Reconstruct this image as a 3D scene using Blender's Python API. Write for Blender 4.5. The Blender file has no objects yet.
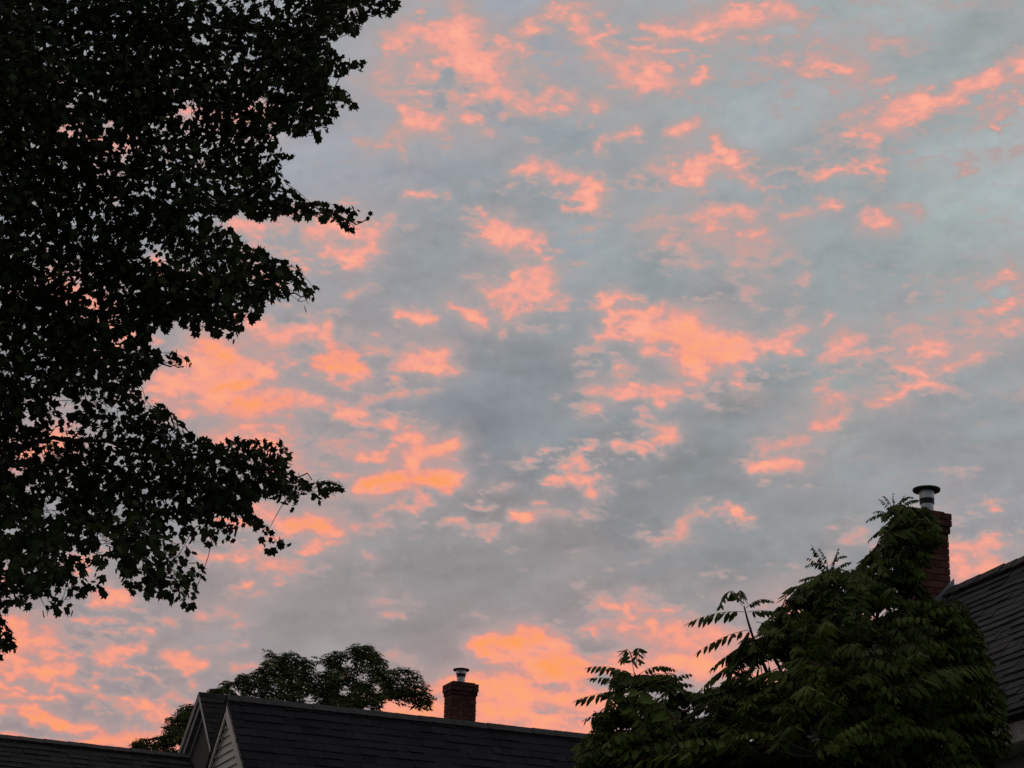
import bpy, bmesh, math, random
import numpy as np
from mathutils import Vector, Matrix

random.seed(7)
SC = bpy.context.scene
COL = SC.collection

# ---- SKY FIELD (numpy) : begin
F, PITCH, ROLL = 2200.0, math.radians(20.0), math.radians(1.5)
CAM = np.array([0.0, 0.0, 1.6])
_r0 = np.array([1.0, 0, 0]); _u0 = np.array([0, -math.sin(PITCH), math.cos(PITCH)])
FWD = np.array([0, math.cos(PITCH), math.sin(PITCH)])
RIGHT = math.cos(ROLL)*_r0 + math.sin(ROLL)*_u0
UP = -math.sin(ROLL)*_r0 + math.cos(ROLL)*_u0

def ray(px, py):
    px = np.asarray(px, float); py = np.asarray(py, float)
    d = FWD + ((px-512)/F)[..., None]*RIGHT + ((384-py)/F)[..., None]*UP
    return d/np.linalg.norm(d, axis=-1, keepdims=True)

def sky_uv(d):                       # world direction -> angular sky coordinates
    az = np.arctan2(d[..., 0], d[..., 1]); el = np.arcsin(np.clip(d[..., 2], -1, 1))
    return F*az*math.cos(PITCH), -F*(el-PITCH)

_rng = np.random.default_rng(11)
_LAT = _rng.random((256, 256))
def vnoise(x, y, s=0):
    x = x + 37.7*s; y = y + 91.3*s
    xi = np.floor(x).astype(int); yi = np.floor(y).astype(int)
    fx = x-xi; fy = y-yi
    fx = fx*fx*fx*(fx*(fx*6-15)+10); fy = fy*fy*fy*(fy*(fy*6-15)+10)
    a = _LAT[xi & 255, yi & 255]; b = _LAT[(xi+1) & 255, yi & 255]
    c = _LAT[xi & 255, (yi+1) & 255]; d = _LAT[(xi+1) & 255, (yi+1) & 255]
    return (a*(1-fx)+b*fx)*(1-fy) + (c*(1-fx)+d*fx)*fy
def fbm(x, y, o=4, s=0, g=0.5):
    t = 0; a = 1; n = 0
    for i in range(o):
        ca, sa = math.cos(0.6*i), math.sin(0.6*i)
        t = t + a*vnoise((x*ca-y*sa)*2**i, (x*sa+y*ca)*2**i, s+i*3); n += a; a *= g
    return t/n - 0.5

# lit cloud tufts: x1,y1,x2,y2,radius,strength in sky coordinates around the glow
LIT = """
408 30 432 28 8 .6;430 32 465 22 14 .75;455 25 480 60 20 .85;462 62 490 66 16 .85;480 50 522 45 10 .65;450 58 430 73 8 .7;430 73 412 68 7 .45
380 45 400 40 10 .45;376 70 384 66 8 .35;455 96 500 88 9 .7;500 88 528 100 13 .8;528 95 548 96 9 .75;528 105 545 108 6 .7;396 110 400 122 7 .7;400 120 430 117 8 .7
400 122 368 142 8 .4;400 140 405 150 6 .35;400 88 408 90 6 .45;485 130 490 131 6 .4;440 120 470 112 10 .3;390 80 460 100 30 .2
560 8 575 14 10 .6;575 14 588 25 9 .7;602 8 612 14 6 .6;585 20 610 50 20 .5;605 45 640 72 20 .52;640 68 662 66 9 .65;630 80 665 88 9 .6;515 28 545 22 6 .45
642 26 665 27 6 .75;660 29 690 28 11 .85;690 25 740 17 11 .85;735 14 790 8 12 .75;790 8 812 24 5 .4;512 48 520 42 6 .5;515 42 560 58 5 .3;560 90 575 97 8 .35;595 104 596 103 7 .78
693 80 698 78 6 .78;700 90 680 95 12 .25;595 150 602 146 5 .7;602 146 615 136 4 .65;615 137 638 132 4 .55;683 132 690 128 6 .75;690 128 705 118 5 .55;705 118 722 110 5 .4;724 136 722 148 5 .72
516 172 530 168 7 .8;530 165 552 168 9 .7;552 168 570 178 8 .55;570 175 590 190 10 .65;590 178 588 205 9 .75;590 172 605 170 6 .3;560 208 588 205 5 .85;578 195 590 200 8 .8
625 175 640 178 5 .45;650 165 665 170 10 .3;675 172 700 165 7 .75;695 175 702 178 7 .75;700 165 740 157 7 .75;735 160 750 175 7 .6;750 175 775 182 6 .5;765 187 770 184 3 .8;745 62 765 62 10 .35
765 62 780 60 8 .45;770 65 778 70 4 .55;810 72 818 66 7 .65;815 65 835 66 8 .6;835 66 848 68 3 .5;875 42 900 35 8 .2;825 88 868 84 3 .3;870 82 892 78 6 .5;878 85 885 98 5 .5
845 115 890 118 11 .6;890 118 925 105 12 .65;895 100 935 96 8 .55;925 97 960 90 10 .75;950 92 1000 74 12 .75;990 78 1040 60 13 .7;965 100 958 100 6 .85;1040 60 1120 40 14 .7
983 120 1008 112 6 .6;985 112 995 125 7 .6;1000 115 1024 100 8 .4;825 112 835 150 8 .3;860 140 920 130 10 .3;930 115 960 125 14 .3;960 100 1010 100 14 .4;818 145 822 155 5 .5
768 167 802 165 4 .6;808 172 825 168 6 .8;825 168 862 162 4 .7;850 158 878 166 4 .7;862 164 888 167 3 .6;840 155 870 150 10 .35;766 184 772 182 3 .7;955 165 962 162 5 .35;985 142 1000 140 6 .25
770 195 785 196 5 .4;785 214 800 210 5 .45;800 208 828 203 5 .45;815 200 828 202 6 .6;862 210 875 215 6 .4;868 222 884 220 6 .65;876 212 880 222 5 .6;895 206 915 206 5 .4;798 278 808 276 5 .5;800 282 808 282 3 .5;852 278 858 276 5 .2
820 318 826 310 4 .62;768 345 785 342 8 .85;780 330 795 325 8 .6;790 345 798 348 6 .6;825 348 845 342 9 .7;845 335 858 335 7 .55;838 355 875 352 6 .65;875 352 883 350 4 .6
880 310 900 318 6 .35;895 325 920 322 8 .5;905 345 950 342 8 .5;912 342 935 344 6 .85;925 350 928 352 5 .6;890 362 903 360 4 .5;903 366 920 368 5 .85;912 370 928 371 4 .75;950 328 958 325 4 .4;910 384 950 370 6 .45;950 365 985 358 7 .4;820 380 850 375 5 .45
980 288 1010 268 8 .4;985 310 1024 295 10 .4;1000 325 1034 320 9 .55;1003 335 1010 336 5 .6;822 388 840 396 5 .6;820 386 838 384 4 .5;815 422 832 425 7 .4;832 418 838 415 4 .5;895 396 905 395 5 .75;905 392 935 384 4 .75;870 402 895 400 5 .4
768 462 785 460 6 .8;785 458 800 466 8 .6;772 440 810 438 7 .45;752 463 770 460 5 .75;945 468 970 468 8 .25;988 498 998 508 4 .6;997 508 1002 512 4 .65;950 545 990 545 13 .9;955 560 1000 570 14 .75;985 560 1000 575 8 .6;950 520 975 530 20 .3;955 580 970 590 12 .5;845 535 858 530 8 .4;870 545 875 550 6 .4
512 235 540 245 9 .85;500 228 525 238 9 .8;520 242 545 246 7 .85;655 240 660 243 6 .5;680 250 695 258 12 .38;670 212 690 214 8 .3;700 210 720 205 8 .45;705 225 710 224 5 .65;732 200 755 208 6 .6;742 227 742 228 3 .5;755 230 762 228 5 .4;745 258 765 262 10 .4;745 292 755 290 6 .45
513 275 516 272 4 .8;515 290 545 280 13 .85;515 303 538 293 8 .75;505 308 525 302 5 .7;496 293 515 287 8 .75;605 300 620 292 5 .6;612 298 628 291 6 .8;610 290 615 300 4 .8;615 310 640 315 6 .75;640 312 660 307 5 .7;610 320 620 316 4 .5
593 338 610 334 5 .75;610 334 630 336 4 .65;578 350 595 352 6 .45;645 352 662 345 5 .55;615 365 625 370 9 .5;636 325 660 330 9 .9;660 332 690 325 11 .95;680 320 720 330 9 .85;690 340 730 338 13 .95;685 352 735 355 12 .95;690 362 700 372 10 .9;725 358 750 360 9 .85;738 368 745 378 6 .75;750 340 768 338 7 .6
615 392 625 388 6 .75;600 386 640 388 7 .5;655 395 670 392 6 .7;640 392 655 390 5 .5;582 405 592 412 8 .45;590 415 595 412 4 .5;735 388 760 388 6 .4;705 400 708 400 5 .4;580 390 600 384 5 .5;635 418 668 425 7 .6;615 445 640 448 6 .85;640 440 655 445 5 .8;655 435 668 430 4 .75;632 433 640 430 4 .6
528 452 545 446 5 .55;582 450 595 444 5 .65;562 460 585 458 6 .75;550 474 575 470 5 .85;575 472 598 478 5 .85;596 478 598 488 5 .7;590 455 640 455 10 .2;533 500 540 500 3 .7;515 515 530 517 5 .85;525 520 533 521 3 .75;540 510 570 510 7 .25;586 506 593 507 4 .4
722 503 730 507 4 .85;728 507 745 514 4 .75;700 508 718 505 4 .45;655 538 680 532 7 .5;680 525 695 510 4 .35;240 402 285 402 10 1.0;285 395 315 400 6 .65;270 390 300 392 6 .7;330 408 360 405 7 .8;345 415 365 418 6 .7;365 420 395 420 6 .7;390 418 397 424 3 .7;320 440 370 430 8 .4
352 452 380 450 5 .8;400 436 418 432 7 .7;405 455 420 448 8 .9;410 462 412 465 8 .8;430 448 455 440 6 .75;358 480 400 478 8 1.0;390 478 450 476 10 1.0;385 488 400 492 8 .98;430 480 450 486 6 .95;450 472 465 466 4 .75;415 490 425 500 6 .75;400 508 430 505 7 .65;380 515 400 505 5 .5;412 512 416 515 4 .65
330 470 345 468 4 .5;445 525 465 525 6 .8;465 505 488 510 4 .65;470 495 478 498 4 .5;480 535 495 530 7 .6;485 540 488 540 4 .75;496 480 505 478 6 .4;256 515 290 520 8 .9;290 520 330 525 9 1.05;320 528 342 532 5 .8;256 505 275 512 8 .8;270 535 290 530 5 .6
300 545 315 542 5 .5;260 560 290 562 10 .5;350 525 385 525 6 .35;362 555 372 556 4 .5;240 545 262 550 10 .6;300 430 340 445 15 .28;270 440 300 470 20 .35;256 435 270 440 8 .7
260 225 330 220 10 .6;310 225 345 225 14 .8;320 245 352 252 9 .9;340 230 370 225 10 .8;370 230 395 220 8 .5;256 228 262 230 10 .7;285 260 305 260 6 .5;355 245 370 240 8 .7;415 195 450 200 4 .6;470 212 485 212 4 .5;465 275 485 280 4 .4;395 310 420 310 5 .75;410 315 430 316 6 .75
448 302 470 310 6 .8;465 312 478 318 5 .75;503 332 507 330 4 .5;355 290 370 285 5 .3;256 325 300 330 14 .7;265 340 295 330 10 .7;322 320 325 335 6 .65;280 358 295 355 7 .75;256 368 265 368 6 .8;318 356 350 358 11 1.1;325 345 350 348 10 1.05;310 360 360 362 7 1.0
365 342 385 345 6 .6;395 350 440 350 8 .7;395 355 425 358 8 .82;405 362 445 362 4 .65;440 365 460 362 5 .35;360 392 410 388 6 .45;235 222 260 225 8 .75;155 252 165 258 6 .9;160 265 190 270 6 .8;255 275 270 280 8 .9;230 310 260 325 10 .85;200 345 225 360 12 1.0;180 360 230 370 14 .8;160 380 230 375 12 .65;245 365 262 370 8 .8;215 384 255 380 5 .95
170 390 256 395 10 .7;180 405 190 410 8 .5;210 430 250 425 6 .55;240 430 262 440 10 .65;0 460 60 430 20 .5;220 515 250 520 6 .95;240 555 256 552 7 .8;195 548 215 552 5 .5;5 570 15 572 6 .7;70 560 85 560 8 .7;60 130 130 150 20 .6;180 110 260 110 20 .5;60 280 120 330 20 .7
0 580 10 578 6 .5;105 590 122 594 8 .85;205 608 235 608 7 .45;165 620 175 620 5 .35;245 580 252 578 4 .7;240 621 245 620 4 .35;220 637 245 637 3 .3;80 620 115 620 4 .65;130 630 148 630 4 .65;105 632 130 630 4 .45;15 620 25 622 6 .6;20 645 60 640 9 .88;30 650 20 640 12 .6;55 652 90 655 6 .65;60 640 95 645 8 .45
100 657 120 655 5 .75;120 650 145 648 5 .88;105 660 125 658 4 .75;165 655 198 656 7 .8;170 662 190 663 5 .75;190 675 195 678 4 .6;45 668 75 670 6 .82;128 664 140 670 2.5 .65;140 670 160 678 2.5 .55;0 678 30 680 4 .88;60 682 95 685 5 .85;40 690 65 695 4 .78;100 672 125 675 5 .45
125 700 150 704 6 .82;145 704 180 715 6 .88;150 712 175 718 4 .7;0 708 10 710 6 .85;15 705 40 705 5 .85;30 712 60 715 6 1.0;60 716 100 725 5 .92;0 735 60 735 5 .75;60 735 120 740 6 .95;110 738 150 735 8 1.0;130 730 165 725 7 .75;0 730 30 732 3 .6;235 660 248 662 5 .45
275 578 283 578 4 .7;258 590 270 592 5 .35;395 605 405 610 5 .45;404 609 407 611 3 .6;375 596 395 604 8 .2;385 655 410 660 8 .25;420 690 450 680 10 .6;385 710 445 705 8 .85;480 705 520 715 10 .85;470 680 520 690 12 .6;490 690 560 700 14 .78;380 700 440 718 6 .88
480 645 512 640 8 1.0;480 650 500 658 6 .82;500 655 512 665 4 .7;512 640 540 635 10 .98;540 635 560 645 10 .9;515 655 560 665 14 .9;550 660 580 668 14 1.1;530 670 560 680 10 .9;580 660 610 660 12 .92;580 628 590 625 5 .65;595 640 605 645 6 .45
603 595 607 597 5 .6;610 596 625 600 4 .4;634 598 640 605 5 .7;635 605 640 600 6 .6;645 598 660 605 10 .4;660 620 664 628 7 .75;680 608 690 620 10 .35;685 625 690 640 10 .45;660 655 720 665 7 .85;620 665 700 668 12 .78;690 640 700 660 10 .5;512 690 580 700 14 .75;512 715 560 718 6 .85;520 680 600 690 12 .65
420 712 480 722 9 .75;450 700 500 712 14 .55;500 730 580 728 12 .7;560 700 620 700 14 .75;600 650 650 650 12 .55;600 610 660 640 24 .32;700 630 760 650 20 .5;700 660 800 690 24 .6;800 610 880 640 20 .5;360 690 430 712 10 .5
0 650 20 652 8 .7;0 690 40 690 6 .7;100 690 130 708 6 .5;180 735 200 740 14 .8;0 625 20 630 10 .45;60 625 110 640 14 .3;170 690 190 700 10 .5;840 130 1010 100 26 .3;900 330 1010 300 26 .3;870 360 980 330 22 .28;760 60 850 70 18 .25;950 150 1020 140 16 .2;700 60 760 70 20 .2;820 400 900 385 16 .25;640 40 700 60 20 .22;660 215 760 250 22 .25
0 745 190 755 12 .8;190 760 420 750 20 .7;0 665 60 665 5 .6
"""
# grey pockets that cut into the lit cloud
CUT = """
508 668 520 672 4 .6;520 674 535 678 5 .7;588 634 602 642 8 .6;545 684 566 683 5 .6;392 500 404 492 4 .5;376 360 392 358 6 .6;378 352 390 350 6 .6;290 345 300 350 5 .5;440 70 450 64 5 .5;500 62 512 66 6 .5;700 180 720 176 6 .5;740 370 710 374 7 .5
190 425 230 418 12 .8;255 345 300 350 8 .6;215 372 250 368 6 .5;270 420 330 425 9 .6;180 345 195 335 7 .5;650 150 660 155 8 .3;985 95 995 90 5 .5;575 185 560 195 7 .5;470 495 490 490 8 .5;640 640 660 645 8 .4;930 575 950 570 3 .3;970 556 976 555 3 .2;60 705 110 712 6 .5;10 722 60 724 5 .7;60 730 90 731 3 .4
"""
# colour of the shaded cloud sheet: x,y, r,g,b (display values)
BASE = """420 10 160 167 173;520 10 158 166 176;700 60 165 175 178;900 20 166 178 180;1000 40 165 175 176;800 110 157 166 170;1000 165 172 185 188;960 230 165 180 180;880 260 150 162 166;620 230 152 162 166
560 260 150 157 163;330 160 162 168 178;430 260 155 160 165;350 310 158 157 162;420 420 140 145 152;470 440 135 141 149;560 420 138 146 152;650 460 140 147 151;700 520 143 147 150;800 500 146 149 152
900 440 148 152 158;1000 400 150 158 162;1010 480 152 152 158;860 400 160 168 168;600 570 148 145 147;450 590 152 147 148;340 600 155 150 150;300 480 148 150 153;220 590 158 150 152;150 680 152 143 148
40 730 150 140 147;60 690 148 140 145;480 670 158 142 145;590 640 150 140 142;500 540 147 146 148;200 420 140 146 152;720 400 145 150 154;60 100 158 166 172;60 300 152 156 162;60 500 150 150 154"""
def _rows(t): return np.array([[float(k) for k in q.split()] for q in t.replace('\n', ';').split(';') if q.strip()])
def srgb2lin(c): c = np.asarray(c)/255.0; return np.where(c <= .04045, c/12.92, ((c+.055)/1.055)**2.4)

def strokes(U, V, rows, soft, gridded):
    out = np.zeros_like(U)
    a = ray(rows[:, 0], rows[:, 1]); b = ray(rows[:, 2], rows[:, 3])
    au, av = sky_uv(a); bu, bv = sky_uv(b)
    for i in range(len(rows)):
        r = rows[i, 4]*soft; s = rows[i, 5]
        m = (U > min(au[i], bu[i])-r) & (U < max(au[i], bu[i])+r) & (V > min(av[i], bv[i])-r) & (V < max(av[i], bv[i])+r)
        if not m.any(): continue
        x = U[m]; y = V[m]
        dx = bu[i]-au[i]; dy = bv[i]-av[i]; L = dx*dx+dy*dy+1e-6
        t = np.clip(((x-au[i])*dx+(y-av[i])*dy)/L, 0, 1)
        d = np.hypot(x-au[i]-t*dx, (y-av[i]-t*dy)*1.1)/r
        k = np.clip(1-d, 0, 1); k = k**gridded if gridded else k*k*(3-2*k)
        out[m] += (s*k)**3.0
    return out**(1/3.0)

def sky_fields(D):
    """D: (...,3) unit directions -> (lit 0..1.2, warmth 0..1, shaded colour linear rgb)"""
    U, V = sky_uv(D)
    su, sv = U/1.5, V
    wu = U + 22*fbm(su/42, sv/42, 3, 1) + 11*fbm(su/15, sv/15, 3, 5, .6) + 8*fbm(su/6, sv/6, 3, 31)
    wv = V + 17*fbm(su/42, sv/42, 3, 2) + 9*fbm(su/15, sv/15, 3, 6, .6) + 8*fbm(su/6, sv/6, 3, 32)
    rl = _rows(LIT); lm = (rl[:, 0] < 330) & (rl[:, 1] > 300) & (rl[:, 1] < 450); rl[lm, 5] *= .86
    core = strokes(wu, wv, rl, 1.68, 1.1)
    halo = strokes(wu, wv, _rows(LIT), 3.2, None)
    cut = strokes(wu, wv, _rows(CUT), 1.8, None)
    # elsewhere in the sky the same kind of broken cloud, without a drawn layout
    inside = 1/(1+np.exp(-(600-np.abs(U))/40))*1/(1+np.exp(-(430-np.abs(V))/40))
    free = np.clip((fbm(U/260, V/110, 5, 9)+.5*fbm(U/60, V/32, 4, 12)-.02)*3.2, 0, 1)
    core = core*inside + free*(1-inside); halo = halo*inside + free*(1-inside)
    n1 = fbm(su/26, sv/19, 6, 21, .62)*2.2; n2 = fbm(su/70, sv/45, 5, 25, .55)*2; n3 = fbm(su/9, sv/7, 4, 27, .6)*2
    near = strokes(U+.5*(wu-U), V+.5*(wv-V), _rows(LIT), 6.0, None)*inside + free*(1-inside)
    L0 = np.minimum(core, 1.25)*(1-.8*cut)
    n4 = (.25-np.abs(fbm(su/15+.5*n1, sv/10, 5, 71, .6)))*4-.55          # ridged, for torn wisps
    e = .62*n1+.42*n3+.30*n2+.22*n4
    edge = np.clip(1-np.abs(L0-.35)/.42, 0, 1)
    tuft = np.clip(L0*(1+.66*e)*.90 - .09 + edge*.34*e, 0, None)
    tuft = np.where(tuft > .9, .9+.55*(tuft-.9), tuft)
    patch = np.clip(.5+1.4*n2+.5*n1, 0, 2)
    fleck = np.clip(fbm(su/20, sv/11, 5, 81, .6)*3.4+.35*n4-.42, 0, 1)*np.clip(near*1.6, 0, 1)*.75
    veil = .26*np.minimum(halo, 1.1)*(1-.7*cut)*np.clip(.75+1.0*e, 0, 2) + .19*np.minimum(near, 1)*patch + fleck*(1-.6*cut)
    tuft = np.clip(tuft, 0, 1.25); veil = np.clip(veil, 0, .62)
    lit = np.clip(tuft + veil*(1-.8*np.clip(tuft, 0, 1)), 0, 1.2)
    # warmth: deeper orange low down and to the left, where the sun went
    warm = np.clip(.32 + (V-60)/620 - U/2600 + .35*n2, 0, 1)
    rw = _rows(LIT); hot = strokes(wu, wv, rw[rw[:, 5] >= .95], 1.5, None)*inside
    warm = np.clip(warm*.85 + .55*hot*np.clip((V-(-140))/120, 0, 1), 0, 1)
    b = _rows(BASE); bu, bv = sky_uv(ray(b[:, 0], b[:, 1]))
    wsum = np.zeros_like(U); col = np.zeros(U.shape+(3,))
    cl = srgb2lin(b[:, 2:5])
    for i in range(len(b)):
        w = 1/(((wu-bu[i])**2+(wv-bv[i])**2)/900+2.5)**1.6
        wsum += w; col += w[..., None]*cl[i]
    col /= wsum[..., None]
    rx, ry = U*.93-V*.36, U*.36+V*.93                                     # the sheet is combed up to the right
    tex = 1 + .34*fbm(rx/95, ry/34, 5, 41, .55) + .26*fbm(su/48+n1*.3, sv/30, 5, 43, .58) + .10*fbm(su/14, sv/10, 4, 45)
    col = col*tex[..., None]
    return lit, warm, col
# ---- SKY FIELD (numpy) : end
# ------------------------------------------------------------------ camera, world, sun, exposure
cd = bpy.data.cameras.new('camera'); cam = bpy.data.objects.new('camera', cd); COL.objects.link(cam)
cd.sensor_width = 36.0; cd.lens = 36.0*F/1024; cd.clip_start = .1; cd.clip_end = 6000
m = Matrix.Identity(4)
for i in range(3):
    m[i][0] = RIGHT[i]; m[i][1] = UP[i]; m[i][2] = -FWD[i]; m[i][3] = CAM[i]
cam.matrix_world = m
SC.camera = cam
SUN_EL, SUN_AZ = math.radians(0.6), math.radians(-9.0)       # just set, a little left of the view
w = bpy.data.worlds.new('World'); SC.world = w; w.use_nodes = True
nt = w.node_tree; bg = nt.nodes['Background']; bg.inputs['Strength'].default_value = .08
st = nt.nodes.new('ShaderNodeTexSky'); st.sky_type = 'NISHITA'; st.sun_disc = False
st.sun_elevation = SUN_EL; st.sun_rotation = SUN_AZ; nt.links.new(st.outputs[0], bg.inputs['Color'])
sl = bpy.data.lights.new('sun', 'SUN'); sl.energy = .25; sl.angle = math.radians(.5); sl.color = (1, .62, .38)
so = bpy.data.objects.new('sun', sl); COL.objects.link(so)
so.rotation_euler = Vector((-math.sin(SUN_AZ)*math.cos(SUN_EL), -math.cos(SUN_AZ)*math.cos(SUN_EL), -math.sin(SUN_EL))).to_track_quat('-Z', 'Y').to_euler()
SC.view_settings.view_transform = 'Standard'; SC.view_settings.look = 'None'
SC.view_settings.gamma = 1; SC.view_settings.exposure = 0; SC.view_settings.use_curve_mapping = False
SC.render.engine = 'CYCLES'; SC.cycles.max_bounces = 6; SC.cycles.use_denoising = False
SC.cycles.transparent_max_bounces = 8

# ------------------------------------------------------------------ helpers
def at(px, py, Y):
    d = ray(px, py); return CAM + d*(Y/d[1])
def at_z(px, py, z):
    d = ray(px, py); return CAM + d*((z-CAM[2])/d[2])
def on_plane(px, py, P, n):
    d = ray(px, py); return CAM + d*(np.dot(P-CAM, n)/np.dot(d, n))
def proj(P):
    q = np.asarray(P)-CAM; zz = q@FWD
    return 512+F*(q@RIGHT)/zz, 384-F*(q@UP)/zz

def tag(o, label=None, cat=None, group=None, kind=None):
    if label: o['label'] = label
    if cat: o['category'] = cat
    if group: o['group'] = group
    if kind: o['kind'] = kind
    return o
def empty(name, loc, label, cat, group=None):
    o = bpy.data.objects.new(name, None); o.location = loc; COL.objects.link(o); o.empty_display_size = .3
    return tag(o, label, cat, group)
def link(name, me, mats, parent=None):
    for x in (mats if isinstance(mats, (list, tuple)) else [mats]): me.materials.append(x)
    o = bpy.data.objects.new(name, me); COL.objects.link(o)
    if parent:
        o.parent = parent
        r = parent; off = Vector(r.location)
        while r.parent: r = r.parent; off = off + Vector(r.location)
        me.transform(Matrix.Translation(-off))
    return o
def tri_mesh(name, V, T, tone=None, smooth=False):
    V = np.asarray(V, np.float32).reshape(-1, 3); T = np.asarray(T, np.int32).reshape(-1, 3)
    me = bpy.data.meshes.new(name)
    me.vertices.add(len(V)); me.vertices.foreach_set('co', V.ravel())
    me.loops.add(T.size); me.loops.foreach_set('vertex_index', T.ravel())
    me.polygons.add(len(T)); me.polygons.foreach_set('loop_start', np.arange(0, T.size, 3, dtype=np.int32))
    me.polygons.foreach_set('loop_total', np.full(len(T), 3, np.int32))
    if tone is not None:
        a = me.attributes.new('tone', 'FLOAT', 'POINT'); a.data.foreach_set('value', np.asarray(tone, np.float32))
    if smooth: me.polygons.foreach_set('use_smooth', np.ones(len(T), bool))
    me.update(); me.validate()
    return me
class MB:                                   # collects polygons of one mesh
    def __init__(s): s.v = []; s.f = []
    def poly(s, pts):
        k = len(s.v); s.v += [tuple(p) for p in pts]; s.f.append(tuple(range(k, k+len(pts))))
    def hexa(s, a, b, c, d, off):           # quad a,b,c,d thickened by vector off
        a, b, c, d, off = [np.asarray(x, float) for x in (a, b, c, d, off)]
        k = len(s.v); s.v += [tuple(p) for p in (a, b, c, d, a+off, b+off, c+off, d+off)]
        for f in ((0, 1, 2, 3), (7, 6, 5, 4), (0, 4, 5, 1), (1, 5, 6, 2), (2, 6, 7, 3), (3, 7, 4, 0)):
            s.f.append(tuple(k+i for i in f))
    def prism(s, pts, off):
        pts = [np.asarray(p, float) for p in pts]; off = np.asarray(off, float); n = len(pts); k = len(s.v)
        s.v += [tuple(p) for p in pts] + [tuple(p+off) for p in pts]
        s.f.append(tuple(range(k, k+n))); s.f.append(tuple(range(k+2*n-1, k+n-1, -1)))
        for i in range(n): j = (i+1) % n; s.f.append((k+i, k+n+i, k+n+j, k+j))
    def lathe(s, c, prof, n=28):
        k = len(s.v)
        for r, z in prof:
            for i in range(n):
                t = 2*math.pi*i/n; s.v.append((c[0]+r*math.cos(t), c[1]+r*math.sin(t), c[2]+z))
        for a in range(len(prof)-1):
            for i in range(n):
                j = (i+1) % n; s.f.append((k+a*n+i, k+a*n+j, k+(a+1)*n+j, k+(a+1)*n+i))
    def build(s, name, mat, parent=None, bevel=0, smooth=False):
        me = bpy.data.meshes.new(name); me.from_pydata(s.v, [], s.f)
        bm = bmesh.new(); bm.from_mesh(me)
        bmesh.ops.recalc_face_normals(bm, faces=bm.faces)
        if bevel: bmesh.ops.bevel(bm, geom=bm.edges[:], offset=bevel, segments=1, affect='EDGES')
        if smooth:
            for f in bm.faces: f.smooth = True
        bm.to_mesh(me); bm.free()
        return link(name, me, mat, parent)

# ------------------------------------------------------------------ materials
def new_mat(name):
    mt = bpy.data.materials.new(name); mt.use_nodes = True
    n = mt.node_tree; return mt, n.nodes, n.links, n.nodes['Principled BSDF']
def mixed(name, c1, c2, scale=3, rough=.8, detail=6, spec=.3, metal=0, bump=0, c3=None, stretch=(1, 1, 1)):
    mt, N, L, P = new_mat(name)
    tc = N.new('ShaderNodeTexCoord'); mp = N.new('ShaderNodeMapping'); mp.inputs['Scale'].default_value = stretch
    L.new(tc.outputs['Object'], mp.inputs[0])
    t = N.new('ShaderNodeTexNoise'); t.inputs['Scale'].default_value = scale; t.inputs['Detail'].default_value = detail; t.inputs['Roughness'].default_value = .62
    L.new(mp.outputs[0], t.inputs['Vector'])
    r = N.new('ShaderNodeValToRGB'); r.color_ramp.elements[0].position = .3; r.color_ramp.elements[1].position = .7
    r.color_ramp.elements[0].color = (*c1, 1); r.color_ramp.elements[1].color = (*c2, 1)
    if c3: e = r.color_ramp.elements.new(.5); e.color = (*c3, 1)
    L.new(t.outputs['Fac'], r.inputs[0]); L.new(r.outputs[0], P.inputs['Base Color'])
    P.inputs['Roughness'].default_value = rough; P.inputs['Metallic'].default_value = metal; P.inputs['Specular IOR Level'].default_value = spec
    if bump:
        b = N.new('ShaderNodeBump'); b.inputs['Strength'].default_value = bump; b.inputs['Distance'].default_value = .01
        L.new(t.outputs['Fac'], b.inputs['Height']); L.new(b.outputs[0], P.inputs['Normal'])
    return mt
def shingle_mat(name, dark, light):
    """asphalt shingles: every shingle carries its own tone (attribute), plus mineral grain"""
    mt, N, L, P = new_mat(name)
    a = N.new('ShaderNodeAttribute'); a.attribute_name = 'tone'
    tc = N.new('ShaderNodeTexCoord'); t = N.new('ShaderNodeTexNoise'); t.inputs['Scale'].default_value = 60; t.inputs['Detail'].default_value = 4
    L.new(tc.outputs['Object'], t.inputs['Vector'])
    t2 = N.new('ShaderNodeTexNoise'); t2.inputs['Scale'].default_value = .9; t2.inputs['Detail'].default_value = 5
    L.new(tc.outputs['Object'], t2.inputs['Vector'])
    ad = N.new('ShaderNodeMath'); ad.operation = 'MULTIPLY_ADD'; ad.inputs[1].default_value = .35; L.new(t.outputs['Fac'], ad.inputs[0]); L.new(a.outputs['Fac'], ad.inputs[2])
    ad2 = N.new('ShaderNodeMath'); ad2.operation = 'MULTIPLY_ADD'; ad2.inputs[1].default_value = .5; L.new(t2.outputs['Fac'], ad2.inputs[0]); L.new(ad.outputs[0], ad2.inputs[2])
    mr = N.new('ShaderNodeMapRange'); mr.inputs['From Min'].default_value = .35; mr.inputs['From Max'].default_value = 1.4; L.new(ad2.outputs[0], mr.inputs[0])
    mx = N.new('ShaderNodeMix'); mx.data_type = 'RGBA'; mx.inputs['A'].default_value = (*dark, 1); mx.inputs['B'].default_value = (*light, 1)
    L.new(mr.outputs[0], mx.inputs['Factor']); L.new(mx.outputs['Result'], P.inputs['Base Color'])
    P.inputs['Roughness'].default_value = .92; P.inputs['Specular IOR Level'].default_value = .15
    return mt
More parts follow.
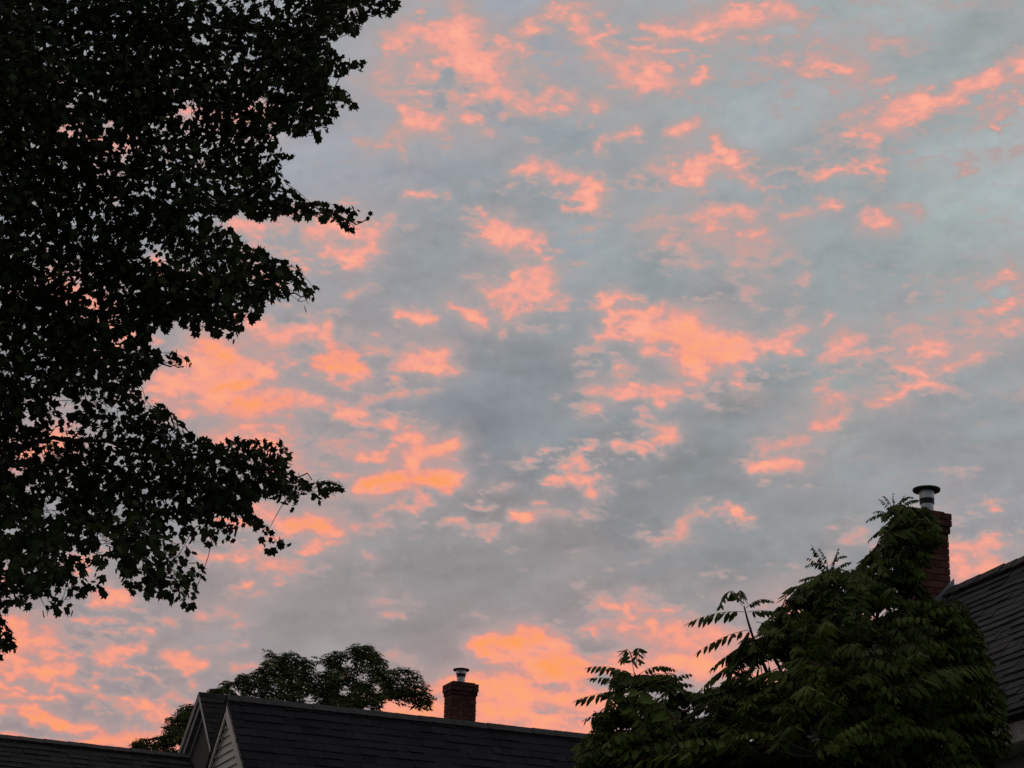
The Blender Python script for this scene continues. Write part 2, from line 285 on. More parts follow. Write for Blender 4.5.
def leaf_mat(name, c1, c2, trans=.2, rough=.5):
    mt, N, L, P = new_mat(name)
    a = N.new('ShaderNodeAttribute'); a.attribute_name = 'tone'
    mx = N.new('ShaderNodeMix'); mx.data_type = 'RGBA'; mx.inputs['A'].default_value = (*c1, 1); mx.inputs['B'].default_value = (*c2, 1)
    L.new(a.outputs['Fac'], mx.inputs['Factor']); L.new(mx.outputs['Result'], P.inputs['Base Color'])
    P.inputs['Roughness'].default_value = rough; P.inputs['Specular IOR Level'].default_value = .12
    tr = N.new('ShaderNodeBsdfTranslucent'); L.new(mx.outputs['Result'], tr.inputs['Color'])
    ms = N.new('ShaderNodeMixShader'); ms.inputs[0].default_value = trans
    L.new(P.outputs[0], ms.inputs[1]); L.new(tr.outputs[0], ms.inputs[2]); L.new(ms.outputs[0], N['Material Output'].inputs['Surface'])
    return mt
def brick_mat(name):
    mt, N, L, P = new_mat(name)
    a = N.new('ShaderNodeAttribute'); a.attribute_name = 'tone'
    tc = N.new('ShaderNodeTexCoord'); t = N.new('ShaderNodeTexNoise'); t.inputs['Scale'].default_value = 14; t.inputs['Detail'].default_value = 6
    L.new(tc.outputs['Object'], t.inputs['Vector'])
    ad = N.new('ShaderNodeMath'); ad.operation = 'MULTIPLY_ADD'; ad.inputs[1].default_value = .5; L.new(t.outputs['Fac'], ad.inputs[0]); L.new(a.outputs['Fac'], ad.inputs[2])
    r = N.new('ShaderNodeValToRGB'); E = r.color_ramp.elements
    E[0].position = .1; E[0].color = (.045, .016, .013, 1); E[1].position = 1.2; E[1].color = (.115, .044, .032, 1)
    L.new(ad.outputs[0], r.inputs[0]); L.new(r.outputs[0], P.inputs['Base Color'])
    P.inputs['Roughness'].default_value = .9; P.inputs['Specular IOR Level'].default_value = .2
    return mt
M_SH = shingle_mat('dark_shingles', (.011, .0125, .015), (.032, .035, .041))
M_SH3 = shingle_mat('grey_shingles', (.035, .036, .037), (.088, .089, .091))
M_SH2 = shingle_mat('weathered_shingles', (.013, .013, .013), (.042, .041, .039))
M_RIDGE = mixed('ridge_shingle', (.045, .042, .040), (.085, .080, .075), 12, .92)
M_SIDE = mixed('cream_siding', (.60, .61, .53), (.70, .70, .62), 5, .7, stretch=(1, 1, 4))
M_TRIM = mixed('white_trim_paint', (.45, .44, .42), (.58, .57, .54), 4, .6)
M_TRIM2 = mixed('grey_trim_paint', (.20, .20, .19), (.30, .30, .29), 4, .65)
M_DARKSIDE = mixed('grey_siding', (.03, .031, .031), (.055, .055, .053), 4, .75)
M_BRICK = brick_mat('red_brick')
M_MORT = mixed('mortar', (.12, .10, .08), (.22, .19, .155), 25, .95)
M_SOOT = mixed('sooty_mortar', (.03, .027, .025), (.07, .06, .055), 18, .95)
M_STEEL = mixed('galvanised_steel', (.40, .40, .40), (.60, .60, .59), 7, .42, metal=.85, spec=.5, stretch=(1, 1, .3))
M_DARKMET = mixed('blackened_steel', (.016, .016, .016), (.04, .037, .034), 9, .6, metal=.3)
M_FLASH = mixed('lead_flashing', (.20, .205, .21), (.34, .345, .35), 8, .5, metal=.5)
M_BARK = mixed('bark', (.018, .015, .012), (.05, .042, .034), 9, .95, stretch=(1, 1, .25), bump=.6)
M_TWIG = mixed('reddish_twig', (.045, .022, .014), (.08, .04, .024), 9, .8)
M_WALL = mixed('painted_wall', (.40, .39, .36), (.50, .48, .45), 2, .75)
M_MAPLE = leaf_mat('maple_leaf', (.014, .023, .006), (.046, .062, .016), .16, .7)
M_AIL = leaf_mat('compound_leaf', (.026, .047, .006), (.12, .165, .030), .26, .6)
M_FAR = leaf_mat('far_leaf', (.018, .030, .006), (.075, .105, .022), .24, .7)

# ------------------------------------------------------------------ sky dome: broken cloud sheet lit from below by the set sun
def build_sky():
    def grid(fine0, fine1, step, lo, hi, coarse):
        a = list(np.arange(lo, fine0, coarse)); b = list(np.arange(fine0, fine1, step)); c = list(np.arange(fine1, hi, coarse))
        return np.array(a+b+c+[hi])
    px = 1/F
    az = grid(math.radians(-17), math.radians(17), 1.5*px/math.cos(PITCH), -math.pi, math.pi, math.radians(1.5))
    el = grid(math.radians(7), math.radians(32.5), 1.5*px, math.radians(-6), math.radians(89.9), math.radians(1.2))
    A, E = np.meshgrid(az, el); na, ne = len(az), len(el)
    D = np.stack([np.sin(A)*np.cos(E), np.cos(A)*np.cos(E), np.sin(E)], -1)
    lit, warm, col = sky_fields(D)
    toward = D[..., 0]*math.sin(SUN_AZ)+D[..., 1]*math.cos(SUN_AZ)         # the far side of the sky is the dusk side
    side = np.clip((toward+.55)/1.2, 0, 1)
    col = col*(np.array([.50, .54, .62])+np.array([.50, .46, .38])*side[..., None]); lit = lit*(.12+.88*side)
    R = 1100.0
    V = D*R
    me = bpy.data.meshes.new('sky')
    me.vertices.add(na*ne); me.vertices.foreach_set('co', V.astype(np.float32).ravel())
    i = np.arange(na*ne).reshape(ne, na)
    Q = np.stack([i[:-1, :-1], i[:-1, 1:], i[1:, 1:], i[1:, :-1]], -1).reshape(-1, 4)[:, ::-1].astype(np.int32)
    me.loops.add(Q.size); me.loops.foreach_set('vertex_index', Q.ravel())
    me.polygons.add(len(Q)); me.polygons.foreach_set('loop_start', np.arange(0, Q.size, 4, dtype=np.int32))
    me.polygons.foreach_set('loop_total', np.full(len(Q), 4, np.int32)); me.polygons.foreach_set('use_smooth', np.ones(len(Q), bool))
    for nm, f in (('lit', lit), ('warm', warm)):
        a = me.attributes.new(nm, 'FLOAT', 'POINT'); a.data.foreach_set('value', f.astype(np.float32).ravel())
    a = me.attributes.new('sheet', 'FLOAT_COLOR', 'POINT')
    a.data.foreach_set('color', np.concatenate([col, np.ones(col.shape[:2]+(1,))], -1).astype(np.float32).ravel())
    me.update()
    mt = bpy.data.materials.new('cloud_sheet'); mt.use_nodes = True
    N = mt.node_tree.nodes; L = mt.node_tree.links; N.remove(N['Principled BSDF'])
    mt.cycles.emission_sampling = 'NONE'
    def attr(n): x = N.new('ShaderNodeAttribute'); x.attribute_name = n; return x
    al, aw, ac = attr('lit'), attr('warm'), attr('sheet')
    tc = N.new('ShaderNodeTexCoord')
    ns = N.new('ShaderNodeTexNoise'); ns.inputs['Scale'].default_value = .16; ns.inputs['Detail'].default_value = 5; ns.inputs['Roughness'].default_value = .65
    L.new(tc.outputs['Object'], ns.inputs['Vector'])
    cen = N.new('ShaderNodeMath'); cen.operation = 'SUBTRACT'; cen.inputs[1].default_value = .5; L.new(ns.outputs['Fac'], cen.inputs[0])
    g1 = N.new('ShaderNodeMath'); g1.operation = 'MULTIPLY_ADD'; g1.inputs[1].default_value = .9; g1.inputs[2].default_value = 1; L.new(cen.outputs[0], g1.inputs[0])
    lm = N.new('ShaderNodeMath'); lm.operation = 'MULTIPLY'; L.new(al.outputs['Fac'], lm.inputs[0]); L.new(g1.outputs[0], lm.inputs[1])
    sc = N.new('ShaderNodeMath'); sc.operation = 'DIVIDE'; sc.inputs[1].default_value = 1.2; L.new(lm.outputs[0], sc.inputs[0])
    PINK = [(.2, (179, 165, 164)), (.45, (208, 164, 157)), (.70, (246, 167, 152)), (.92, (255, 176, 153)), (1.2, (255, 182, 156))]
    ORNG = [(.2, (178, 154, 152)), (.45, (214, 150, 139)), (.70, (251, 157, 130)), (.95, (255, 162, 112)), (1.2, (255, 160, 90))]
    def ramp(T):
        r = N.new('ShaderNodeValToRGB'); el_ = r.color_ramp.elements
        for k, (p, c) in enumerate(T):
            e = el_[k] if k < 2 else el_.new(1)
            e.position = p/1.2; e.color = (*srgb2lin(np.array(c, float)), 1)
        L.new(sc.outputs[0], r.inputs[0]); return r
    rp, ro = ramp(PINK), ramp(ORNG)
    def mix(f, a_, b_):
        x = N.new('ShaderNodeMix'); x.data_type = 'RGBA'
        L.new(f, x.inputs['Factor']); L.new(a_, x.inputs['A']); L.new(b_, x.inputs['B']); return x.outputs['Result']
    glow = mix(aw.outputs['Fac'], rp.outputs[0], ro.outputs[0])
    fr = N.new('ShaderNodeMapRange'); fr.inputs['From Max'].default_value = .2; L.new(lm.outputs[0], fr.inputs[0])
    g2 = N.new('ShaderNodeMath'); g2.operation = 'MULTIPLY_ADD'; g2.inputs[1].default_value = .22; g2.inputs[2].default_value = 1; L.new(cen.outputs[0], g2.inputs[0])
    sh = N.new('ShaderNodeVectorMath'); sh.operation = 'SCALE'; L.new(ac.outputs['Color'], sh.inputs[0]); L.new(g2.outputs[0], sh.inputs['Scale'])
    c = mix(fr.outputs[0], sh.outputs[0], glow)
    em = N.new('ShaderNodeEmission'); L.new(c, em.inputs['Color'])
    tr = N.new('ShaderNodeBsdfTransparent'); ms = N.new('ShaderNodeMixShader'); ms.inputs[0].default_value = .96
    L.new(tr.outputs[0], ms.inputs[1]); L.new(em.outputs[0], ms.inputs[2]); L.new(ms.outputs[0], N['Material Output'].inputs['Surface'])
    o = link('sky', me, mt); tag(o, 'dusk sky of broken grey cloud lit pink and orange from below', 'sky', kind='structure')
build_sky()

# ------------------------------------------------------------------ ground
def build_ground():
    V = []; T = []
    rings = [0, 4, 10, 20, 40, 80, 160, 320, 640, 1085]; n = 64
    V.append((0, 0, 0))
    for r in rings[1:]:
        for i in range(n):
            t = 2*math.pi*i/n; V.append((r*math.cos(t), r*math.sin(t), 0))
    for i in range(n): T.append((0, 1+i, 1+(i+1) % n))
    for k in range(len(rings)-2):
        for i in range(n):
            a = 1+k*n+i; b = 1+k*n+(i+1) % n; T += [(a, a+n, b+n), (a, b+n, b)]
    g = link('ground', tri_mesh('ground', V, T), mixed('lawn', (.025, .04, .012), (.07, .085, .03), .8, .95, 10, c3=(.04, .06, .02)))
    tag(g, 'dark lawn and yards below the houses', 'ground', kind='structure')
build_ground()

# ------------------------------------------------------------------ roofs, siding, chimneys
def shingles(name, O, u, dn, L, S, expo, mat, parent, seed, clip=None, wmin=.14, wmax=.38):
    """courses of separate asphalt tabs on a roof plane: O = ridge corner, u along the ridge, dn down the slope"""
    rg = random.Random(seed); O, u, dn = [np.asarray(x, float) for x in (O, u, dn)]
    nrm = np.cross(u, dn); nrm = nrm/np.linalg.norm(nrm)
    if nrm[2] < 0: nrm = -nrm
    V = []; T = []; tone = []
    # deck under the tabs
    def quad(a, b, c, d, tn):
        k = len(V); V.extend([a, b, c, d]); T.extend([(k, k+1, k+2), (k, k+2, k+3)]); tone.extend([tn]*4)
    n = int(S/expo)+1
    dk = [O, O+u*L, O+u*L+dn*S, O+dn*S]
    for a, b in ((0, 1), (1, 2), (2, 3), (3, 0)):
        quad(dk[a], dk[b], dk[b]-nrm*.09, dk[a]-nrm*.09, .2)
    quad(*[p-nrm*.09 for p in dk], .1); quad(*dk, .2)
    for i in range(n):
        s0 = max(0, i*expo-expo*.25); s1 = min(S+.02, (i+1)*expo)
        if s1-s0 < .02: continue
        x = -rg.random()*wmax; row = rg.gauss(0, .06)
        while x < L:
            wd = rg.uniform(wmin, wmax); x0 = max(0, x); x1 = min(L, x+wd-.004); x += wd
            if x1-x0 < .02: continue
            th = rg.choice((.012, .014, .022, .024)); tn = min(1, max(0, .42+row+rg.gauss(0, .17)))
            e = s1-rg.choice((0, 0, .006, .012)); sag = rg.gauss(0, .0015)
            a = O+u*x0+dn*s0+nrm*.004; b = O+u*x1+dn*s0+nrm*.004
            c = O+u*x1+dn*e+nrm*(th+sag); d = O+u*x0+dn*e+nrm*(th+sag)
            quad(a, b, c, d, tn)
            cb = c-nrm*(th+sag-.002); db = d-nrm*(th+sag-.002); quad(d, c, cb, db, tn*.8)
            quad(a, d, db, a-nrm*.003, tn*.8); quad(c, b, b-nrm*.003, cb, tn*.8)
    me = tri_mesh(name, V, T, tone)
    return link(name, me, mat, parent)

def ridge_cap(O, u, L, dn1, dn2, parent, wd=.15):
    rg = random.Random(3); b = MB(); x = 0
    while x < L:
        l = .2; t = .018+rg.random()*.008
        for dn in (dn1, dn2):
            n = np.cross(u, dn); n = n/np.linalg.norm(n); n = n if n[2] > 0 else -n
            a0 = O+u*x+n*(.03); a1 = O+u*min(L, x+l+.05)+n*(.03-.006)
            b.hexa(a0, a1, a1+dn*wd, a0+dn*wd, n*t)
        x += l
    return b.build('ridge_cap', M_RIDGE, parent)

def clapboards(name, poly2d, O, h, out, expo, mat, parent, thick=.034):
    """lapped boards over the polygon poly2d ((s,z) pairs) in the wall plane O + h*s + z"""
    O, h, out = [np.asarray(x, float) for x in (O, h, out)]; up = np.array([0, 0, 1.])
    b = MB(); zmin = min(p[1] for p in poly2d); zmax = max(p[1] for p in poly2d)
    def cut(z):
        xs = []
        for i in range(len(poly2d)):
            (x0, z0), (x1, z1) = poly2d[i], poly2d[(i+1) % len(poly2d)]
            if (z0-z)*(z1-z) <= 0 and abs(z1-z0) > 1e-9: xs.append(x0+(x1-x0)*(z-z0)/(z1-z0))
        return (min(xs), max(xs)) if len(xs) >= 2 else None
    z = zmin+1e-4
    while z < zmax-.01:
        z1 = min(z+expo, zmax-1e-4); a = cut(z); c = cut(z1)
        if a and c:
            P = lambda s, zz, o: O+h*s+up*zz+out*o
            b.poly([P(a[0], z, thick), P(a[1], z, thick), P(c[1], z1, .004), P(c[0], z1, .004)])
            b.poly([P(a[0], z, 0), P(a[1], z, 0), P(a[1], z, thick), P(a[0], z, thick)])
            b.poly([P(a[0], z, 0), P(a[0], z, thick), P(c[0], z1, .004), P(c[0], z1, 0)])
            b.poly([P(a[1], z, thick), P(a[1], z, 0), P(c[1], z1, 0), P(c[1], z1, .004)])
        z = z1
    b.poly([tuple(O+h*s+up*zz) for s, zz in poly2d])
    return b.build(name, mat, parent)

def chimney(corner, u, v, wu, wv, z0, z1, parent, seed, soot=True):
    """brick by brick: corner nearest the camera, faces along u and v, from z0 up to z1"""
    rg = random.Random(seed); V = []; T = []; tone = []
    corner = np.array([corner[0], corner[1], 0.]); u = np.asarray(u, float); v = np.asarray(v, float); up = np.array([0, 0, 1.])
    def box(o, a, b, c, tn):
        k = len(V); P = [o, o+a, o+a+b, o+b, o+c, o+a+c, o+a+b+c, o+b+c]; V.extend(P); tone.extend([tn]*8)
        for f in ((0, 1, 2, 3), (4, 5, 6, 7), (0, 1, 5, 4), (1, 2, 6, 5), (2, 3, 7, 6), (3, 0, 4, 7)):
            T.extend([(k+f[0], k+f[1], k+f[2]), (k+f[0], k+f[2], k+f[3])])
    H = .067; rows = int((z1-z0)/H); cap = 3
    core = MB()
    core.hexa(corner+u*.012+v*.012+up*z0, corner+u*(wu-.012)+v*.012+up*z0, corner+u*(wu-.012)+v*(wv-.012)+up*z0, corner+u*.012+v*(wv-.012)+up*z0, up*(z1-z0-.03))
    for r in range(rows):
        z = z1-(r+1)*H
        g = {0: .028, 1: .028, 2: .014}.get(r, 0)
        for (o, d, W, inn, Wi) in ((corner-u*g-v*g, u, wu+2*g, v, wv+2*g), (corner-u*g-v*g, v, wv+2*g, u, wu+2*g),
                               (corner-u*g+v*(wv+g), u, wu+2*g, -v, 0), (corner+u*(wu+g)-v*g, v, wv+2*g, -u, 0)):
            x = 0 if r % 2 else -.105
            if d is v: x -= .05
            while x < W:
                x0 = max(x, 0.); x1 = min(x+.2, W)
                if x1-x0 > .03:
                    pr = rg.gauss(0, .0018)
                    box(o+d*x0+up*z+inn*(pr), d*(x1-x0), inn*.1, up*(.058), min(1, max(0, .4+rg.gauss(0, .2)-(.25 if r < 3 else 0))))
                x += .21
    me = tri_mesh('chimney', V, T, tone)
    ch = link('chimney', me, M_BRICK, parent)
    k = core.build('mortar', M_MORT, ch)
    c2 = MB(); g = .02
    c2.hexa(corner+u*g+v*g+up*(z1-.012), corner+u*(wu-g)+v*g+up*(z1-.012), corner+u*(wu-g)+v*(wv-g)+up*(z1-.012), corner+u*g+v*(wv-g)+up*(z1-.012), up*.03)
    c2.build('mortar_crown', M_SOOT, ch)
    return ch
def flue(c, r_pipe, h_pipe, r_col, h_col, r_cap, ch):
    """storm-collar style metal flue with a flat round rain cap"""
    p = MB(); p.lathe(c, [(r_pipe*.86, -.1), (r_pipe*.86, h_pipe), (r_pipe, h_pipe), (r_pipe, -.1)]); p.build('flue_pipe', M_STEEL, ch, smooth=False)
    z = h_pipe
    d = MB(); d.lathe(c, [(r_pipe*.7, z-.002), (r_pipe*1.12, z), (r_pipe*1.12, z+.045), (r_pipe*.7, z+.047)]); d.build('flue_band', M_DARKMET, ch)
    k = MB(); k.lathe(c, [(r_col*.9, z+.05), (r_col, z+.05), (r_col, z+.05+h_col), (r_col*.9, z+.05+h_col)]); k.build('flue_collar', M_STEEL, ch)
    zc = z+.05+h_col
    t = MB(); t.lathe(c, [(0.001, zc+.002), (r_cap*.97, zc-.006), (r_cap, zc), (r_cap, zc+.016), (r_cap*.6, zc+.030), (0.001, zc+.036)]); t.build('rain_cap', M_DARKMET, ch)

UPV = np.array([0, 0, 1.0])
# ---- the big house in the middle
A = at(227, 697, 34.0); Bp = at_z(575, 735, A[2]); d1 = (Bp-A)/np.linalg.norm(Bp-A); near = np.array([d1[1], -d1[0], 0])
T1 = 1.03
dn_n = near-UPV*T1; dn_n /= np.linalg.norm(dn_n); dn_f = -near-UPV*T1*.95; dn_f /= np.linalg.norm(dn_f)
hc = A+d1*6; hc[2] = 0
H1 = empty('house', hc, 'large house with dark shingled roof, cream clapboard gable and brick chimney on its ridge', 'house', 'houses around the yards')
OV = .10
O1 = A-d1*.0
shingles('roof', O1, d1, dn_n, 13.0, 7.2, .20, M_SH, H1, 1)
shingles('roof', O1, d1, dn_f, 13.0, 7.2, .20, M_SH, H1, 2)
ridge_cap(O1-d1*.01, d1, 13.0, dn_n, dn_f, H1)
W0 = A+d1*OV                                       # gable wall plane
wz = A[2]-.10
half = 4.9
def gable(W0, hdir, wz, half, Tn, Tf, zbase):
    return [(half, wz-half*Tn), (0, wz), (-half, wz-half*Tf), (-half, zbase), (half, zbase)]
clapboards('gable_wall', [(s, z) for s, z in gable(W0, near, wz, half, T1, T1*.95, 0)], np.array([W0[0], W0[1], 0]), near, -d1, .13, M_SIDE, H1)
wl = MB()
for sgn, Tn in ((1, T1), (-1, T1*.95)):
    a = W0+near*sgn*half; a[2] = 0; b2 = a+d1*12.7; zt = wz-half*Tn
    wl.hexa(a, b2, b2+UPV*zt, a+UPV*zt, -near*sgn*.15)
a = W0+d1*12.7; a[2] = 0
wl.prism([a+near*s+UPV*z for s, z in ((half, 0), (half, wz-half*T1), (0, wz), (-half, wz-half*T1*.95), (-half, 0))], -d1*.15)
wl.build('wall', M_WALL, H1)
tb = MB()                                          # rake boards on the gable
tb.hexa(A-UPV*.05, A+dn_n*7.15-UPV*.03, A+dn_n*7.15-UPV*.28, A-UPV*.34, d1*.03)
tb.build('rake_board', M_SIDE, H1)
tb = MB(); tb.hexa(A-UPV*.20, A+dn_f*7.15-UPV*.20, A+dn_f*7.15-UPV*.26, A-UPV*.27, d1*.03)
tb.build('rake_board', M_SIDE, H1)
# rear wing with the deep boxed eaves
A2 = at(199, 692, 36.0); T2n, T2f = 1.12, .80
w_n = near-UPV*T2n; w_n /= np.linalg.norm(w_n); w_f = -near-UPV*T2f; w_f /= np.linalg.norm(w_f)
shingles('wing_roof', A2, d1, w_n, 6.0, 2.6, .135, M_SH2, H1, 5)
shingles('wing_roof', A2, d1, w_f, 6.0, 5.0, .135, M_SH2, H1, 6)
IN = .13
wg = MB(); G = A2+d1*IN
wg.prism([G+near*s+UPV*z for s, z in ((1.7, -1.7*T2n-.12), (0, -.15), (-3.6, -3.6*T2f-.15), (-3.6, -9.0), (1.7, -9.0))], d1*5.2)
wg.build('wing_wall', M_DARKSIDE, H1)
tr = MB()
tr.hexa(A2-UPV*.01-d1*.012, A2+w_n*1.75-UPV*.01-d1*.012, A2+w_n*1.75-UPV*.07-d1*.012, A2-UPV*.085-d1*.012, d1*.02)
tr.build('rake_trim', M_TRIM, H1)
nf = np.cross(d1, w_f); nf = nf/np.linalg.norm(nf); nf = nf if nf[2] > 0 else -nf
def far_board(nm, off, n0, n1, mat):
    tr = MB(); o = d1*off
    tr.hexa(A2+o-nf*n0, A2+o+w_f*4.5-nf*n0, A2+o+w_f*4.5-nf*n1, A2+o-nf*n1, d1*.03)
    tr.build(nm, mat, H1)
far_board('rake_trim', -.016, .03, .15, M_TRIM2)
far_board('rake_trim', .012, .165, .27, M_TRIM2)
far_board('frieze_board', IN-.034, .285, .33, M_TRIM)
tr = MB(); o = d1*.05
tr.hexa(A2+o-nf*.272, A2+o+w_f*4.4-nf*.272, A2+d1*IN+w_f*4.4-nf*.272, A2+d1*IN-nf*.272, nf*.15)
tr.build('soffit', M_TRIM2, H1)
# chimney just behind the ridge
rp = on_plane(453.6, 716, A, near)
cc = rp-near*.10
ct = on_plane(453.6, 681.5, cc, near)[2]
ch = chimney(cc, d1, -near, .43, .34, A[2]-.6, ct, H1, 21)
fc = cc+d1*.215-near*.17; fc[2] = ct
flue(fc, .066, .125, .088, .065, .135, ch)

# ---- low house at the bottom left
L0 = at(-60, 731, 34.0); L1 = at_z(188, 757, L0[2]); d3 = (L1-L0)/np.linalg.norm(L1-L0); near3 = np.array([d3[1], -d3[0], 0])
Lend = L0+d3*(np.dot(A-L0, d1)/np.dot(d3, d1)-.05)
LL = 9.0; L0 = Lend-d3*LL
lc = L0+d3*4.5; lc[2] = 0
H2 = empty('house', lc, 'low house with a plain dark shingled roof butting against the tall gabled house', 'house', 'houses around the yards')
ln = near3-UPV*.62; ln /= np.linalg.norm(ln); lf = -near3-UPV*.62; lf /= np.linalg.norm(lf)
shingles('roof', L0, d3, ln, LL, 4.6, .20, M_SH2, H2, 8); shingles('roof', L0, d3, lf, LL, 4.6, .20, M_SH2, H2, 9)
ridge_cap(L0, d3, LL, ln, lf, H2)
wl = MB(); a = L0+d3*.2; a[2] = 0; hh = 3.6; zr = L0[2]-.12
wl.prism([a+near3*s+UPV*z for s, z in ((hh, 0), (hh, zr-hh*.62), (0, zr), (-hh, zr-hh*.62), (-hh, 0))], d3*(LL-.35))
wl.build('wall', M_WALL, H2)

# ---- house on the right with its eave towards the yard
R = at(949, 593, 20.0); R2 = at_z(1024, 561, R[2]); dr = (R-R2)/np.linalg.norm(R-R2); pr = np.array([-dr[1], dr[0], 0])
if pr[0] > 0: pr = -pr
S = 1.10
dnr = pr-UPV*S; dnr /= np.linalg.norm(dnr); dnb = -pr-UPV*S; dnb /= np.linalg.norm(dnb)
nr = np.cross(dr, dnr); nr /= np.linalg.norm(nr); nr = nr if nr[2] > 0 else -nr
E = on_plane(1001, 719, R, nr); SL = np.dot(E-R, dnr)
Rs = R-dr*9.0; RLEN = 11.0
hc = Rs+dr*6; hc[2] = 0
H3 = empty('house', hc, 'house at the right edge with steep dark roof, pale fascia and tall brick chimney', 'house', 'houses around the yards')
shingles('roof', Rs, dr, dnr, RLEN, SL, .115, M_SH3, H3, 11, wmin=.12, wmax=.30); shingles('roof', Rs, dr, dnb, RLEN, SL, .13, M_SH3, H3, 12)
ridge_cap(Rs, dr, RLEN, dnr, dnb, H3, wd=.12)
ev = Rs+dnr*SL; evr = -UPV
fb = MB(); fb.hexa(ev-nr*.03-pr*.02, ev+dr*RLEN-nr*.03-pr*.02, ev+dr*RLEN-nr*.03-pr*.02-UPV*.165, ev-nr*.03-pr*.02-UPV*.165, -pr*.03)
fb.build('fascia', M_TRIM, H3)
run = SL/math.sqrt(1+S*S)
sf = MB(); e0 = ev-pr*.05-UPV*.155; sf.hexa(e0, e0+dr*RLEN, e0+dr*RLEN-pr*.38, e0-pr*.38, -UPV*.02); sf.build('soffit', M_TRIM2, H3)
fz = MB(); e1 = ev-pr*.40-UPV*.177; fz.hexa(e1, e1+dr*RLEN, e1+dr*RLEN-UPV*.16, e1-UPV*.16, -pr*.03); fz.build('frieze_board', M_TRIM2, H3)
wall0 = ev-pr*.43
clapboards('wall', [(0, 0), (RLEN-.3, 0), (RLEN-.3, ev[2]-.335), (0, ev[2]-.335)], np.array([wall0[0], wall0[1], 0])+dr*.15, dr, pr, .12, M_WALL, H3)
wl = MB()
zr = R[2]-.14; hw = run-.46
for q in (Rs+dr*.15, Rs+dr*(RLEN-.35)):
    a = q.copy(); a[2] = 0
    wl.prism([a+pr*s+UPV*z for s, z in ((hw, 0), (hw, zr-hw*S), (0, zr), (-hw, zr-hw*S), (-hw, 0))], dr*.15)
a = Rs-pr*(hw+.02)+dr*.15; a[2] = 0; wl.hexa(a, a+dr*(RLEN-.35), a+dr*(RLEN-.35)+UPV*(zr-hw*S-.05), a+UPV*(zr-hw*S-.05), pr*.15)
wl.build('gable_wall', M_WALL, H3)
# chimney at the ridge
c1 = at(949.5, 560, 19.95)                          # right-hand corner of the face we see
wu = .37
corner = c1+pr*wu
ct = at(949, 513.5, 19.95)[2]
ch = chimney(corner, -pr, dr, wu, .34, R[2]-1.3, ct, H3, 31)
fcen = corner-pr*wu*.66+dr*.15; fcen = np.array([fcen[0], fcen[1], ct])
flue(fcen, .062, .115, .072, .085, .132, ch)
# flashing where the roof meets the chimney
fl = MB(); zb = lambda q: R[2]-np.dot(q-R, pr)*S
for a0, a1 in ((corner, c1),):
    q0 = a0.copy(); q1 = a1.copy(); q0[2] = zb(q0)+.03; q1[2] = zb(q1)+.03
    fl.hexa(q0+dr*-.012, q1-pr*.03+dr*-.012, q1-pr*.03+dr*-.012+UPV*.11, q0+dr*-.012+UPV*.11, -dr*.006)
    b0 = q0-dr*.006-UPV*.0; b1 = q1-dr*.006-pr*.03
    fl.hexa(b0, b1, b1-dr*.16, b0-dr*.16, UPV*.008)
fl.build('flashing', M_FLASH, H3)

# ------------------------------------------------------------------ foliage
RG = np.random.default_rng(5)
def unit(v): return v/np.maximum(np.linalg.norm(v, axis=-1, keepdims=True), 1e-9)
def inside(P, px, py):
    P = np.asarray(P, float); c = np.zeros(np.shape(px), bool); j = len(P)-1
    for i in range(len(P)):
        xi, yi = P[i]; xj, yj = P[j]
        k = ((yi > py) != (yj > py)) & (px < (xj-xi)*(py-yi)/(yj-yi+1e-12)+xi); c ^= k; j = i
    return c
def edge_dist(P, px, py):
    P = np.asarray(P, float); Q = np.roll(P, -1, 0); d = np.full(np.shape(px), 1e9)
    for a, b in zip(P, Q):
        l = b-a; L2 = l@l+1e-9; t = np.clip(((px-a[0])*l[0]+(py-a[1])*l[1])/L2, 0, 1)
        d = np.minimum(d, np.hypot(px-a[0]-t*l[0], py-a[1]-t*l[1]))
    return d
def at_many(px, py, Y):
    d = ray(px, py); return CAM+d*(np.asarray(Y)/d[..., 1])[..., None]
def place(tv, tt, pos, X, Y, size, tone):           # template leaf -> many leaves
    Z = np.cross(X, Y); n = len(pos); k = len(tv)
    V = pos[:, None, :]+size[:, None, None]*(tv[None, :, 0:1]*X[:, None]+tv[None, :, 1:2]*Y[:, None]+tv[None, :, 2:3]*Z[:, None])
    T = (tt[None]+(np.arange(n)*k)[:, None, None]).reshape(-1, 3)
    return V.reshape(-1, 3), T, np.repeat(tone, k)
def tubes(paths, sides=5):                          # list of (points, radii)
    V = []; T = []
    for pts, rad in paths:
        pts = np.asarray(pts, float); n = len(pts); tg = np.gradient(pts, axis=0); tg = unit(tg)
        ref = np.array([.3, .2, .93]); a = unit(np.cross(tg, ref)); b = np.cross(tg, a); k = len(V)
        for i in range(n):
            for j in range(sides):
                th = 2*math.pi*j/sides; V.append(pts[i]+rad[i]*(math.cos(th)*a[i]+math.sin(th)*b[i]))
        for i in range(n-1):
            for j in range(sides):
                p = k+i*sides+j; q = k+i*sides+(j+1) % sides; T += [(p, q, q+sides), (p, q+sides, p+sides)]
    return V, T
def smooth_path(P, m=6):
    P = np.asarray(P, float); out = []
    for i in range(len(P)-1):
        p0 = P[max(i-1, 0)]; p1 = P[i]; p2 = P[i+1]; p3 = P[min(i+2, len(P)-1)]
        for t in np.linspace(0, 1, m, endpoint=False):
            out.append(.5*((2*p1)+(-p0+p2)*t+(2*p0-5*p1+4*p2-p3)*t*t+(-p0+3*p1-3*p2+p3)*t**3))
    out.append(P[-1]); return np.array(out)

